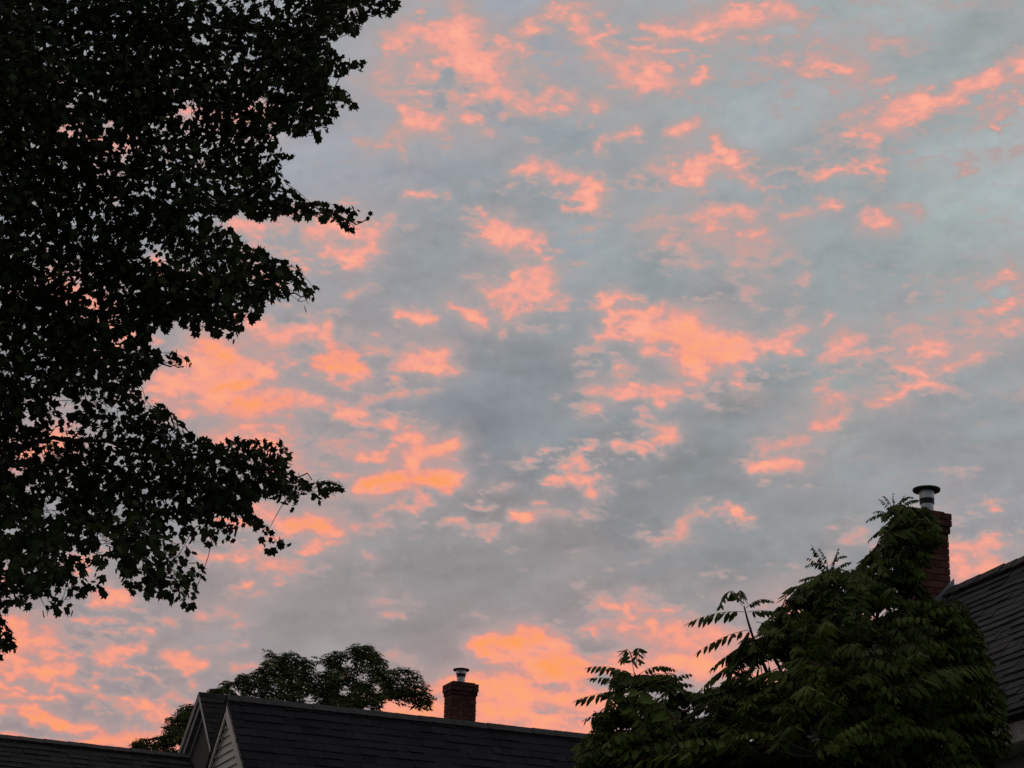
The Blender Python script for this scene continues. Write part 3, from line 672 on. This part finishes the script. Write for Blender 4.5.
# ---- maple on the left
MAPLE = [(402, -2), (395, 12), (386, 20), (372, 14), (362, 24), (358, 36), (344, 30), (334, 42), (326, 36), (330, 50), (342, 56), (356, 60), (370, 61), (367, 74), (352, 68),
 (338, 78), (326, 74), (330, 86), (348, 92), (359, 112), (344, 106), (336, 118), (333, 137), (322, 128), (318, 146), (310, 130), (300, 138), (284, 132), (273, 130),
 (280, 148), (294, 157), (282, 160), (281, 172), (290, 186), (297, 196), (312, 202), (330, 204), (352, 208), (372, 213), (373, 225), (362, 228), (350, 236), (344, 226), (328, 224), (312, 217),
 (296, 222), (284, 215), (276, 224), (264, 216), (258, 224), (246, 212), (234, 214), (226, 224), (216, 214), (210, 226), (228, 228), (242, 240), (250, 248), (262, 250), (281, 260), (296, 266), (311, 281),
 (321, 293), (318, 299), (312, 300), (306, 312), (298, 306), (294, 296), (280, 306), (266, 302), (262, 318), (254, 324), (246, 312), (242, 330), (234, 343), (222, 330), (216, 342), (206, 326), (196, 336), (188, 328), (178, 334),
 (182, 318), (172, 322), (166, 334), (158, 322), (152, 336), (146, 350), (160, 352), (172, 352), (184, 358), (196, 362), (190, 374), (180, 366), (168, 364), (158, 362), (152, 374), (140, 384), (132, 388),
 (150, 398), (168, 409), (182, 422), (192, 434), (206, 440), (220, 444), (236, 437), (248, 444), (258, 438), (272, 444), (282, 440), (292, 450), (290, 462), (300, 472), (310, 480), (322, 478), (345, 484), (341, 495), (328, 494), (320, 504),
 (308, 496), (298, 499), (292, 511), (280, 504), (270, 498), (256, 500), (252, 510), (266, 522), (270, 532), (291, 547), (284, 560), (274, 552), (266, 556), (260, 540), (248, 526), (238, 530), (234, 542), (224, 552), (214, 544),
 (204, 546), (192, 544), (198, 558), (208, 574), (206, 584), (198, 592), (196, 604), (190, 616), (180, 604), (170, 608), (160, 598), (150, 602), (138, 592), (130, 596), (122, 584), (116, 572), (120, 560), (108, 556), (104, 572),
 (104, 604), (98, 596), (92, 606), (84, 604), (72, 620), (60, 614), (42, 620), (48, 600), (38, 594), (24, 616), (20, 604), (8, 606), (8, 626), (16, 640), (18, 650), (4, 660), (-40, 650), (-260, 600), (-520, 420), (-600, 60), (-520, -260), (-200, -420), (180, -330), (360, -160)]
HOLES = [(70, 131, 14, 8, .8), (121, 152, 12, 9, .8), (105, 125, 9, 7, .6), (156, 125, 12, 8, .6), (186, 113, 12, 12, .75), (258, 105, 13, 8, .75), (203, 39, 12, 7, .6), (168, 160, 10, 7, .7), (146, 192, 16, 8, .75), (62, 160, 9, 7, .7),
 (156, 258, 18, 10, .8), (178, 268, 14, 6, .6), (262, 277, 12, 8, .8), (196, 222, 12, 10, .9), (8, 219, 10, 8, .7), (27, 456, 14, 5, .9), (15, 471, 14, 7, .9), (52, 510, 14, 11, .95), (32, 491, 9, 7, .8), (122, 514, 11, 10, .8),
 (107, 409, 11, 6, .75), (27, 419, 8, 8, .8), (62, 404, 8, 9, .7), (245, 476, 9, 7, .8), (106, 546, 9, 13, 1.0), (82, 534, 9, 9, .8), (235, 519, 12, 6, .8), (77, 556, 11, 9, .85), (50, 440, 13, 6, .7), (48, 20, 7, 5, .6),
 (12, 62, 12, 12, .5), (240, 60, 18, 10, .4), (300, 90, 12, 8, .4), (100, 215, 10, 8, .5), (40, 240, 16, 10, .45), (90, 300, 14, 9, .55), (30, 330, 12, 10, .5), (8, 290, 8, 8, .5), (120, 340, 10, 9, .6), (205, 300, 12, 8, .5), (52, 360, 10, 8, .5),
 (160, 480, 14, 8, .5), (120, 450, 10, 7, .5), (75, 470, 8, 6, .5), (190, 500, 12, 8, .55), (215, 480, 9, 6, .5), (10, 530, 14, 9, .6), (50, 556, 14, 9, .55), (150, 560, 12, 8, .6), (28, 572, 10, 7, .6), (90, 575, 8, 10, .7), (140, 575, 8, 6, .6)]
def build_maple():
    YM = 24.0
    a = [(0, .64), (22, .38), (48, .58), (66, .44), (84, .36), (112, .46), (142, .28), (180, .32)]
    pol = [(t, r) for t, r in a]+[(-t, r) for t, r in a[-2:0:-1]]
    tv = [(.34, 0, 0)]+[(.34+r*math.cos(math.radians(t)), r*math.sin(math.radians(t)), -.35*(r-.2)**2) for t, r in pol]
    n = len(pol); tt = [(0, 1+i, 1+(i+1) % n) for i in range(n)]
    tv = np.array(tv); tt = np.array(tt)
    # where the sprays of leaves hang
    N = 30000
    px = RG.uniform(-420, 410, N); py = RG.uniform(-330, 665, N)
    ok = inside(MAPLE, px, py)
    den = .95+.40*np.clip((250-py)/120, 0, 1)*np.clip((260-px)/90, 0, 1)+1.1*np.exp(-((px-262)/75)**2-((py-478)/40)**2)+4.0*fbm((px+.2*py)/62, (py-.22*px)/27, 3, 61)-.05*np.clip(1-edge_dist(MAPLE, px, py)/26, 0, 1)
    inframe = (px > -30) & (py > -30)
    den = np.where(inframe, den, .5)
    ok &= RG.random(N) < np.clip(den, .08, 1.6)/1.35
    ok &= RG.random(N) < np.where(inframe, .53-.11*np.clip((py-430)/120, 0, 1), .11)
    px, py = px[ok], py[ok]
    dep = YM+3.2*fbm(px/130, py/110, 3, 66)*2+RG.normal(0, .7, len(px))
    limbs_px = [
     ([(-380, 560, 25), (-330, 470, 25), (-160, 470, 24.6), (0, 448, 24.2), (70, 440, 24), (150, 452, 23.9), (230, 462, 23.8), (312, 480, 23.8)], .050, .007),
     ([(-160, 470, 24.6), (0, 462, 24), (60, 498, 23.7), (120, 540, 23.6), (172, 590, 23.6)], .032, .006),
     ([(-30, 484, 24.1), (40, 520, 24.3), (70, 590, 24.4)], .024, .005),
     ([(-350, 360, 25), (-100, 335, 24.5), (40, 305, 24), (138, 270, 23.7), (190, 277, 23.6), (250, 286, 23.6), (306, 296, 23.6)], .050, .007),
     ([(40, 305, 24), (90, 338, 24.2), (150, 362, 24.2), (184, 366, 24.2)], .024, .005),
     ([(-345, 200, 25), (-80, 160, 24.6), (60, 156, 24.2), (160, 175, 24), (240, 202, 23.8), (366, 220, 23.8)], .048, .006),
     ([(-340, 120, 25), (-100, 96, 24.8), (20, 58, 24.6), (120, 72, 24.4), (220, 88, 24.2), (335, 112, 24)], .048, .006),
     ([(-340, 20, 25), (-100, 0, 25), (60, -10, 24.6), (170, 22, 24.4), (280, 30, 24.2), (385, 10, 24.2)], .048, .006),
     ([(-60, 470, 24.3), (-20, 540, 24), (5, 640, 24)], .024, .005),
     ([(-330, -100, 25), (-80, -160, 25), (160, -200, 25), (300, -150, 25)], .075, .012),
     ([(-380, 300, 25), (-480, 180, 25.5), (-540, 40, 26)], .08, .02), ([(-335, -100, 25), (-420, -220, 26)], .07, .02)]
    paths = []; nodes = []
    for P, r0, r1 in limbs_px:
        w3 = smooth_path([at(*p) for p in P], 7); w3[1:-1] += RG.normal(0, .025, (len(w3)-2, 3))
        paths.append((w3, np.linspace(r0, r1, len(w3)))); nodes.append(w3)
    base = at(-380, 600, 25.2); base[2] = 0
    tp = smooth_path([base, at(-384, 700, 25.2), at(-378, 400, 25.1), at(-345, 120, 25), at(-336, -120, 25), at(-330, -330, 25)], 6)
    tr = np.interp(np.linspace(0, 1, len(tp)), [0, .04, .3, 1], [.52, .36, .28, .07])
    root = empty('maple_tree', base, 'large dark maple whose leafy branches reach in from the left edge', 'tree', 'trees around the yards')
    nodes = np.concatenate(nodes)
    cen = at_many(px, py, dep)
    pos = []; X = []; size = []; tone = []; Yv = []
    dl = np.array([np.min(np.sum((nodes-c)**2, 1)) for c in cen]); order = np.argsort(dl)
    buf = np.zeros((len(nodes)+4*len(cen), 3)); nb = len(nodes); buf[:nb] = nodes
    for i in order:
        dd = np.sum((buf[:nb]-cen[i])**2, 1); k = np.argmin(dd); p0 = buf[k].copy(); dk = math.sqrt(dd[k])
        if dk < 2.2:
            mid = (p0+cen[i])/2+RG.normal(0, .03, 3)+np.array([0, 0, .04*dk])
            pts = smooth_path([p0, mid, cen[i]], 3); r = .0035+.004*min(dk, 1.5)
            paths.append((pts, np.linspace(r, .0026, len(pts))))
            buf[nb:nb+3] = pts[[2, 4, 6]]; nb += 3
            outd = unit(cen[i]-p0)
        else: continue
        m_ = RG.integers(10, 19)
        t = RG.random(m_)
        off = RG.normal(0, 1, (m_, 3))*np.array([.20, .22, .13])
        lp = cen[i]+off+outd*((t-.5)*.35)[:, None]
        out = unit(off+outd*.12)
        tipd = unit(out*.8+np.array([0, 0, -.75])+RG.normal(0, .45, (m_, 3)))
        side = unit(np.cross(tipd, RG.normal(0, 1, (m_, 3))+np.array([0, 0, 1.1])))
        pos.append(lp); X.append(tipd); Yv.append(side); size.append(RG.uniform(.07, .150, m_)); tone.append(np.clip(RG.normal(.45, .25, m_)+RG.normal(0, .1), 0, 1))
    pos = np.concatenate(pos); X = np.concatenate(X); Yv = np.concatenate(Yv); size = np.concatenate(size); tone = np.concatenate(tone)
    qx, qy = proj(pos+X*(size*.5)[:, None])
    keep = inside(MAPLE, qx, qy)
    for hx, hy, hr, hs, pb in HOLES:
        dd = np.hypot((qx-hx)/hr, (qy-hy)/hs); keep &= ~((dd < 1) & (RG.random(len(qx)) < pb*np.clip(1.5-dd, 0, 1)))
    pos, X, Yv, size, tone = pos[keep], X[keep], Yv[keep]*RG.uniform(.5, 1.05, (int(keep.sum()), 1)), size[keep], tone[keep]
    V, T, tn = place(tv, tt, pos, X, Yv, size, tone)
    link('crown', tri_mesh('crown', V, T, tn), M_MAPLE, root)
    V, T = tubes([(tp, tr)], 14); link('trunk', tri_mesh('trunk', V, T, smooth=True), M_BARK, root)
    V, T = tubes(paths[:len(limbs_px)], 8); link('limbs', tri_mesh('limbs', V, T, smooth=True), M_BARK, root)
    good = []
    for p_, r_ in paths[len(limbs_px):]:
        x_, y_ = proj(p_)
        if inside(MAPLE, x_, y_).mean() > .55: good.append((p_, r_))
    V, T = tubes(good, 4); link('twigs', tri_mesh('twigs', V, T), M_BARK, root)
    print('maple leaves', len(pos), 'twigs', len(good))
build_maple()

# ---- trees with long feather-like compound leaves
LV = np.array([(0, 0, 0), (.22, .16, -.02), (.22, -.16, -.02), (.55, .18, -.05), (.55, -.18, -.05), (.82, .095, -.10), (.82, -.095, -.10), (1, 0, -.15), (.22, 0, .02), (.55, 0, .0), (.82, 0, -.06)])
LT = np.array([(0, 8, 1), (0, 2, 8), (1, 8, 9), (1, 9, 3), (8, 2, 4), (8, 4, 9), (3, 9, 10), (3, 10, 5), (9, 4, 6), (9, 6, 10), (5, 10, 7), (10, 6, 7)])
LV4 = np.array([(0, 0, 0), (.45, .16, -.02), (.45, -.16, -.02), (1, 0, -.1)]); LT4 = np.array([(0, 2, 1), (1, 2, 3)])
def compound(leaves, pairs, tv, tt, lw, hang=.75):
    """leaves: (p0, p1, arch, tone); returns leaflets and the rachis tubes"""
    pos = []; X = []; Yv = []; sz = []; tn = []; rach = []
    for p0, p1, arch, tone in leaves:
        L = np.linalg.norm(p1-p0)
        c = (p0+p1)/2+np.array([0, 0, arch*L])
        s = np.linspace(0, 1, 9)[:, None]; path = (1-s)**2*p0+2*s*(1-s)*c+s*s*p1
        rach.append((path, np.linspace(.0040, .0014, 9)*max(.6, min(1.4, L/.6))))
        n = max(5, int(pairs*RG.uniform(.85, 1.15)))
        t = np.linspace(.16, .97, n)
        for sg in (1, -1):
            tt_ = np.clip(t+RG.normal(0, .008, n)+(.012 if sg > 0 else -.012), 0, 1)[:, None]
            P = (1-tt_)**2*p0+2*tt_*(1-tt_)*c+tt_**2*p1
            tan = unit(2*(1-tt_)*(c-p0)+2*tt_*(p1-c))
            side = unit(np.cross(tan, np.array([0, 0, 1.]))+1e-6)*sg
            d = unit(side*(.62+RG.normal(0, .12, (n, 1)))+tan*(.38+.25*tt_)+np.array([0, 0, -1.])*(hang+RG.normal(0, .14, (n, 1)))+RG.normal(0, .09, (n, 3)))
            y = unit(tan-d*np.sum(tan*d, 1, keepdims=True)); rot = RG.normal(0, .35, (n, 1)); z = np.cross(d, y); y = y*np.cos(rot)+z*np.sin(rot)
            taper = np.interp(tt_[:, 0], [0, .25, .7, 1], [.75, 1, .95, .6])
            pos.append(P); X.append(d); Yv.append(y); sz.append(L*lw*taper*RG.uniform(.88, 1.12, n)); tn.append(np.clip(tone+RG.normal(0, .10, n), 0, 1))
        pos.append(p1[None]); d = unit((p1-c)[None]+np.array([0, 0, -.2*L])); X.append(d); Yv.append(unit(np.cross(d, np.array([[0, 0, 1.]])))); sz.append(np.array([L*lw*.6])); tn.append(np.array([tone]))
    return [np.concatenate(q) for q in (pos, X, Yv, sz, tn)], rach

RTREE = [(574, 790), (572, 752), (584, 736), (600, 724), (592, 706), (612, 694), (606, 680), (622, 668), (640, 672), (656, 668), (676, 674), (684, 690), (698, 694), (714, 690), (728, 672), (736, 650), (750, 640), (760, 622), (776, 612), (786, 596),
 (800, 582), (812, 572), (830, 566), (846, 572), (862, 566), (868, 550), (880, 536), (884, 512), (896, 502), (914, 502), (930, 508), (938, 522), (944, 536), (934, 548), (924, 560), (920, 580), (928, 596), (946, 598), (964, 602), (976, 626), (986, 652), (998, 690),
 (1010, 726), (1006, 744), (996, 756), (990, 768), (985, 790)]
RGAP = [(770, 668, 12, 9), (783, 655, 8, 6), (750, 672, 10, 6), (835, 592, 8, 6), (850, 615, 6, 5), (873, 618, 6, 6), (895, 611, 5, 6), (640, 716, 8, 5), (655, 700, 6, 5), (690, 716, 6, 5), (704, 712, 6, 5), (762, 690, 6, 5), (846, 632, 5, 5), (878, 645, 6, 4), (807, 738, 10, 8), (626, 732, 7, 4)]
def build_right_tree():
    YR = 16.0
    def at(px, py, Y):                              # the tree stands clear of the eave
        d = ray(px, py); return CAM + d*(Y*.88/d[1])
    stems_px = [
     ([(812, 900, 16.4), (806, 800, 16.3), (790, 730, 16.1), (770, 680, 15.9), (752, 634, 15.8), (744, 606, 15.8)], 0.025, .0045),
     ([(806, 800, 16.3), (740, 770, 15.9), (690, 735, 15.6), (656, 706, 15.5), (637, 676, 15.5)], 0.018, .0045),
     ([(806, 800, 16.3), (826, 720, 16.5), (840, 650, 16.5), (832, 600, 16.4), (827, 566, 16.4)], 0.022, .0045),
     ([(826, 720, 16.5), (862, 660, 16.9), (884, 590, 17.0), (893, 530, 17.0), (897, 506, 17.0)], 0.019, .0045),
     ([(806, 800, 16.3), (870, 760, 16.2), (930, 720, 16.2), (975, 700, 16.3)], 0.017, .0045),
     ([(862, 660, 16.9), (910, 640, 16.7), (955, 625, 16.6)], 0.012, .0045),
     ([(740, 770, 15.9), (650, 760, 15.3), (600, 745, 15.2)], 0.011, .0045),
     ([(790, 730, 16.1), (730, 720, 15.4), (700, 706, 15.3)], 0.011, .0045),
     ([(806, 800, 16.3), (800, 760, 15.2), (800, 735, 14.9)], 0.011, .0045),
     ([(826, 720, 16.5), (850, 690, 15.5), (880, 670, 15.3)], 0.011, .0045)]
    paths = []; nodes = []
    for P, r0, r1 in stems_px:
        w3 = smooth_path([at(*p) for p in P], 7); paths.append((w3, np.linspace(r0, r1, len(w3)))); nodes.append(w3)
    nodes = np.concatenate(nodes)
    base = at(812, 900, 16.4); base = np.array([base[0]+.1, base[1], 0]); top = stems_px[0][0][0]
    tp = smooth_path([base, base*.5+at(*top)*.5+np.array([.06, 0, 0]), at(*top)], 6)
    root = empty('feather_leaved_tree', base, 'bushy green tree with long drooping compound leaves in front of the right-hand house', 'tree', 'trees around the yards')
    leaves = []
    def fixed(bx, by, tx, ty, Y, arch=.18, dy=0.): leaves.append((at(bx, by, Y), at(tx, ty, Y+dy), arch, RG.uniform(.2, .5)))
    for q in ((744, 612, 690, 622, 15.8, .14), (748, 630, 699, 651, 15.8, .12), (742, 606, 720, 606, 15.75, .55, -.35), (746, 608, 772, 601, 15.8, .35), (748, 612, 786, 614, 15.8, .12), (754, 640, 712, 668, 15.75, .10), (744, 604, 738, 598, 15.8, .5, .3),
              (750, 640, 722, 692, 15.7, .15), (760, 662, 748, 716, 15.7, .1), (768, 660, 776, 712, 15.7, .15), (772, 650, 806, 676, 15.8, .2), (762, 674, 728, 712, 15.6, .2), (758, 650, 738, 704, 15.6, .15), (764, 640, 790, 690, 15.7, .2), (752, 628, 730, 668, 15.7, .2), (756, 622, 792, 640, 15.7, .2), (712, 702, 676, 728, 15.3, .2), (720, 706, 700, 750, 15.3, .2), (730, 690, 690, 700, 15.4, .15), (742, 660, 700, 690, 15.6, .15), (636, 676, 590, 667, 15.5, .16), (632, 684, 592, 678, 15.45, .12), (636, 690, 579, 699, 15.5, .08), (642, 698, 587, 718, 15.5, .06), (634, 672, 622, 660, 15.5, .7, .3), (640, 674, 674, 669, 15.5, .30), (636, 668, 640, 662, 15.5, .8, -.3), (650, 690, 690, 684, 15.5, .2), (664, 690, 690, 674, 15.5, .3),
              (828, 572, 813, 547, 16.4, .03), (830, 572, 838, 549, 16.4, .05), (832, 574, 850, 562, 16.4, .25), (826, 574, 808, 558, 16.4, .2), (826, 578, 800, 580, 16.4, .2),
              (828, 566, 820, 549, 16.4, .2), (830, 566, 846, 556, 16.4, .35), (827, 568, 806, 566, 16.4, .35), (829, 580, 858, 576, 16.4, .3), (824, 584, 794, 592, 16.4, .3), (892, 508, 884, 496, 17.0, .3), (896, 506, 912, 497, 17.0, .35), (890, 516, 874, 512, 17.0, .35), (892, 514, 868, 520, 17.0, .25), (892, 524, 869, 540, 17.0, .15), (892, 512, 880, 499, 17.0, .15), (894, 510, 893, 494, 17.0, .05), (896, 510, 904, 496, 17.0, .1), (898, 510, 918, 500, 17.0, .3), (898, 514, 930, 512, 17.0, .3), (900, 522, 938, 534, 17.0, .2), (890, 536, 866, 558, 17.0, .15), (888, 548, 862, 566, 17.0, .2),
              (960, 610, 982, 640, 16.6, .2), (955, 640, 992, 690, 16.4, .15), (965, 690, 1002, 732, 16.3, .15), (945, 600, 968, 606, 16.6, .3), (960, 720, 996, 742, 16.3, .2), (600, 742, 574, 758, 15.2, .2), (612, 734, 582, 738, 15.2, .25), (940, 760, 974, 756, 15.6, .2), (930, 770, 985, 766, 15.4, .12)):
        fixed(*q)
    N = 90000; px = RG.uniform(565, 1005, N); py = RG.uniform(495, 800, N)
    ok = inside(RTREE, px, py); px, py = px[ok], py[ok]; cnt = 0
    ed = edge_dist(RTREE, px, py)
    grid = {}
    for i in range(len(px)):
        if cnt >= 1500: break
        cell = (int(px[i]//14), int(py[i]//12)); lim = (2.1 if px[i] < 735 else 2.8 if px[i] < 800 else 2.5)+1.3*min(1, ed[i]/45.)+7*float(fbm(np.array(px[i]/34.), np.array(py[i]/28.), 2, 77))
        if grid.get(cell, 0) >= lim: continue
        if any(math.hypot((px[i]-hx)/(ra+1), (py[i]-hy)/(rb+1)) < 1 for hx, hy, ra, rb in RGAP) and RG.random() < .85: continue
        th = min(1.0, ed[i]/70.)
        Y = YR+RG.normal(0, .95)*th+(px[i]-780)/420.*.5 + (.6 if px[i] > 860 else 0)
        for tries in range(8):
            ang = math.atan2(py[i]-800, px[i]-795)+RG.normal(0, .55+.22*tries)
            Lp = RG.uniform(56, 108)*(1 if th > .35 else .8)*(1-.05*tries); fs = RG.uniform(.35, 1)
            ux, uy = math.cos(ang)*Lp*fs/2, math.sin(ang)*Lp*fs*.62/2+RG.uniform(1, 11)
            bx, by, tx, ty = px[i]-ux, py[i]-uy, px[i]+ux, py[i]+uy
            my_ = py[i]-Lp*.10
            if inside(RTREE, np.array([tx, bx, px[i]]), np.array([ty-5, by, my_])).all(): break
        else: continue
        if any(math.hypot((fx-hx)/(ra+1), (fy-hy)/(rb+1)) < 1 for hx, hy, ra, rb in RGAP for fx, fy in ((bx, by), (tx, ty), ((bx+px[i])/2, (by+my_)/2+6), ((tx+px[i])/2, (ty+my_)/2+6))) and RG.random() < .6: continue
        grid[cell] = grid.get(cell, 0)+1
        dy = (1 if RG.random() < .3 else -1)*math.sqrt(max(0, 1-fs*fs))*.5
        leaves.append((at(bx, by, Y-dy/2), at(tx, ty, Y+dy/2), RG.uniform(.10, .26), float(np.clip(RG.normal(.55, .28), 0, 1)))); cnt += 1
    (pos, X, Yv, sz, tn), rach = compound(leaves, 9, LV, LT, .245)
    V, T, tone = place(LV, LT, pos, X, Yv, sz, tn)
    link('crown', tri_mesh('crown', V, T, tone), M_AIL, root)
    tw = []
    P0 = np.array([l[0] for l in leaves]); dl = np.array([np.min(np.sum((nodes-c)**2, 1)) for c in P0])
    buf = np.zeros((len(nodes)+3*len(P0), 3)); nb = len(nodes); buf[:nb] = nodes
    for k in np.argsort(dl):
        p0 = P0[k]; dd = np.sum((buf[:nb]-p0)**2, 1); kk = np.argmin(dd); q = buf[kk].copy(); dk = math.sqrt(dd[kk])
        if .02 < dk < .7:
            pts = smooth_path([q, (q+p0)/2+np.array([0, 0, -.04*dk]), p0], 3); xq, yq = proj(pts)
            if not inside(RTREE, xq, yq).all(): continue
            tw.append((pts, np.linspace(.0055, .0036, len(pts)))); buf[nb] = pts[3]; nb += 1
        buf[nb] = p0; nb += 1
    V, T = tubes([(tp, np.linspace(.13, .06, len(tp)))], 12); link('trunk', tri_mesh('trunk', V, T, smooth=True), M_BARK, root)
    V, T = tubes(paths, 7); link('limbs', tri_mesh('limbs', V, T, smooth=True), M_TWIG, root)
    V, T = tubes(tw+rach, 4); link('leaf_stalks', tri_mesh('leaf_stalks', V, T), M_TWIG, root)
    print('right tree leaves', len(leaves))
build_right_tree()

BTREE = [(128, 745), (133, 739), (146, 736), (152, 739), (158, 735), (164, 737), (163, 726), (168, 716), (175, 718), (176, 706), (188, 702), (192, 708), (198, 696), (205, 697), (208, 687), (216, 689), (224, 680), (234, 682), (238, 673), (246, 671), (254, 674), (258, 664), (266, 662), (263, 650), (268, 647), (274, 652), (282, 655), (286, 651), (296, 650), (302, 656), (311, 655), (314, 664), (318, 666), (320, 656), (328, 653), (336, 650), (343, 653), (349, 643), (357, 642), (362, 648), (370, 643), (377, 644),
 (376, 652), (384, 655), (388, 664), (386, 671), (392, 672), (396, 665), (406, 667), (411, 663), (418, 669), (425, 672), (423, 680), (430, 684), (428, 692), (437, 697), (435, 704), (429, 713), (424, 703), (419, 711), (414, 703), (406, 706), (400, 700), (390, 702), (385, 698), (382, 712), (376, 790), (140, 790)]
BGAP = [(348, 663, 4, 3), (362, 676, 3, 3), (320, 668, 5, 4), (378, 688, 4, 5), (366, 709, 4, 3), (284, 703, 3, 2), (310, 700, 4, 2), (236, 690, 4, 3), (178, 747, 3, 2), (345, 690, 4, 3)]
def build_back_tree():
    YB = 46.0; base = at(290, 760, YB); base = np.array([base[0], base[1], 0])
    root = empty('spreading_tree', base, 'rounded dark green tree rising behind the gabled house roof', 'tree', 'trees around the yards')
    st = [([(290, 800, 46), (300, 740, 46), (330, 690, 46), (345, 655, 46)], .06, .008), ([(300, 740, 46), (350, 715, 45.6), (395, 690, 45.5), (430, 700, 45.5)], .045, .008),
          ([(290, 800, 46), (260, 720, 46), (230, 692, 46), (205, 694, 46)], .05, .008), ([(300, 740, 46), (292, 690, 46.4), (285, 658, 46.4)], .045, .008), ([(260, 740, 46), (200, 735, 45.5), (140, 740, 45.3)], .04, .008),
          ([(345, 712, 45.8), (380, 676, 46), (410, 670, 46)], .035, .008)]
    paths = []
    for P, r0, r1 in st:
        w3 = smooth_path([at(*p) for p in P], 6); paths.append((w3, np.linspace(r0, r1, len(w3))))
    low = at(290, 800, 46)
    tp = smooth_path([base, (base+low)/2+np.array([.1, 0, 0]), low], 6); paths_t = [(tp, np.linspace(.26, .13, len(tp)))]
    leaves = []; N = 40000; px = RG.uniform(125, 440, N); py = RG.uniform(640, 785, N)
    ok = inside(BTREE, px, py); px, py = px[ok], py[ok]; ed = edge_dist(BTREE, px, py); cnt = 0
    for i in range(len(px)):
        if cnt >= 9000: break
        Y = YB+RG.normal(0, 1.3)*min(1, ed[i]/30.)
        cl = fbm(np.array(px[i]/26.), np.array(py[i]/18.), 3, 88)
        if RG.random() > np.clip(1.05+2.6*cl, .3, 1): continue
        ang = math.atan2(py[i]-740, px[i]-285)+RG.normal(0, 1.6); Lp = RG.uniform(7, 15)
        tx = px[i]+math.cos(ang)*Lp; ty = py[i]+math.sin(ang)*Lp*.6+RG.uniform(0, 5)
        if not inside(BTREE, np.array([tx]), np.array([ty]))[0]: continue
        if any(math.hypot((px[i]+tx)/2-hx, (py[i]+ty)/2-hy) < ra+2 for hx, hy, ra, rb in BGAP): continue
        leaves.append((at(px[i], py[i], Y), at(tx, ty, Y+RG.normal(0, .18)), RG.uniform(-.05, .12), float(np.clip(.45+cl*1.6+RG.normal(0, .2), 0, 1)))); cnt += 1
    (pos, X, Yv, sz, tn), rach = compound(leaves, 5, LV4, LT4, .40, .25)
    V, T, tone = place(LV4, LT4, pos, X, Yv, sz, tn)
    link('crown', tri_mesh('crown', V, T, tone), M_FAR, root)
    V, T = tubes(paths_t, 10); link('trunk', tri_mesh('trunk', V, T, smooth=True), M_BARK, root)
    V, T = tubes(paths, 6); link('limbs', tri_mesh('limbs', V, T, smooth=True), M_BARK, root)
    print('back tree', len(leaves))
build_back_tree()
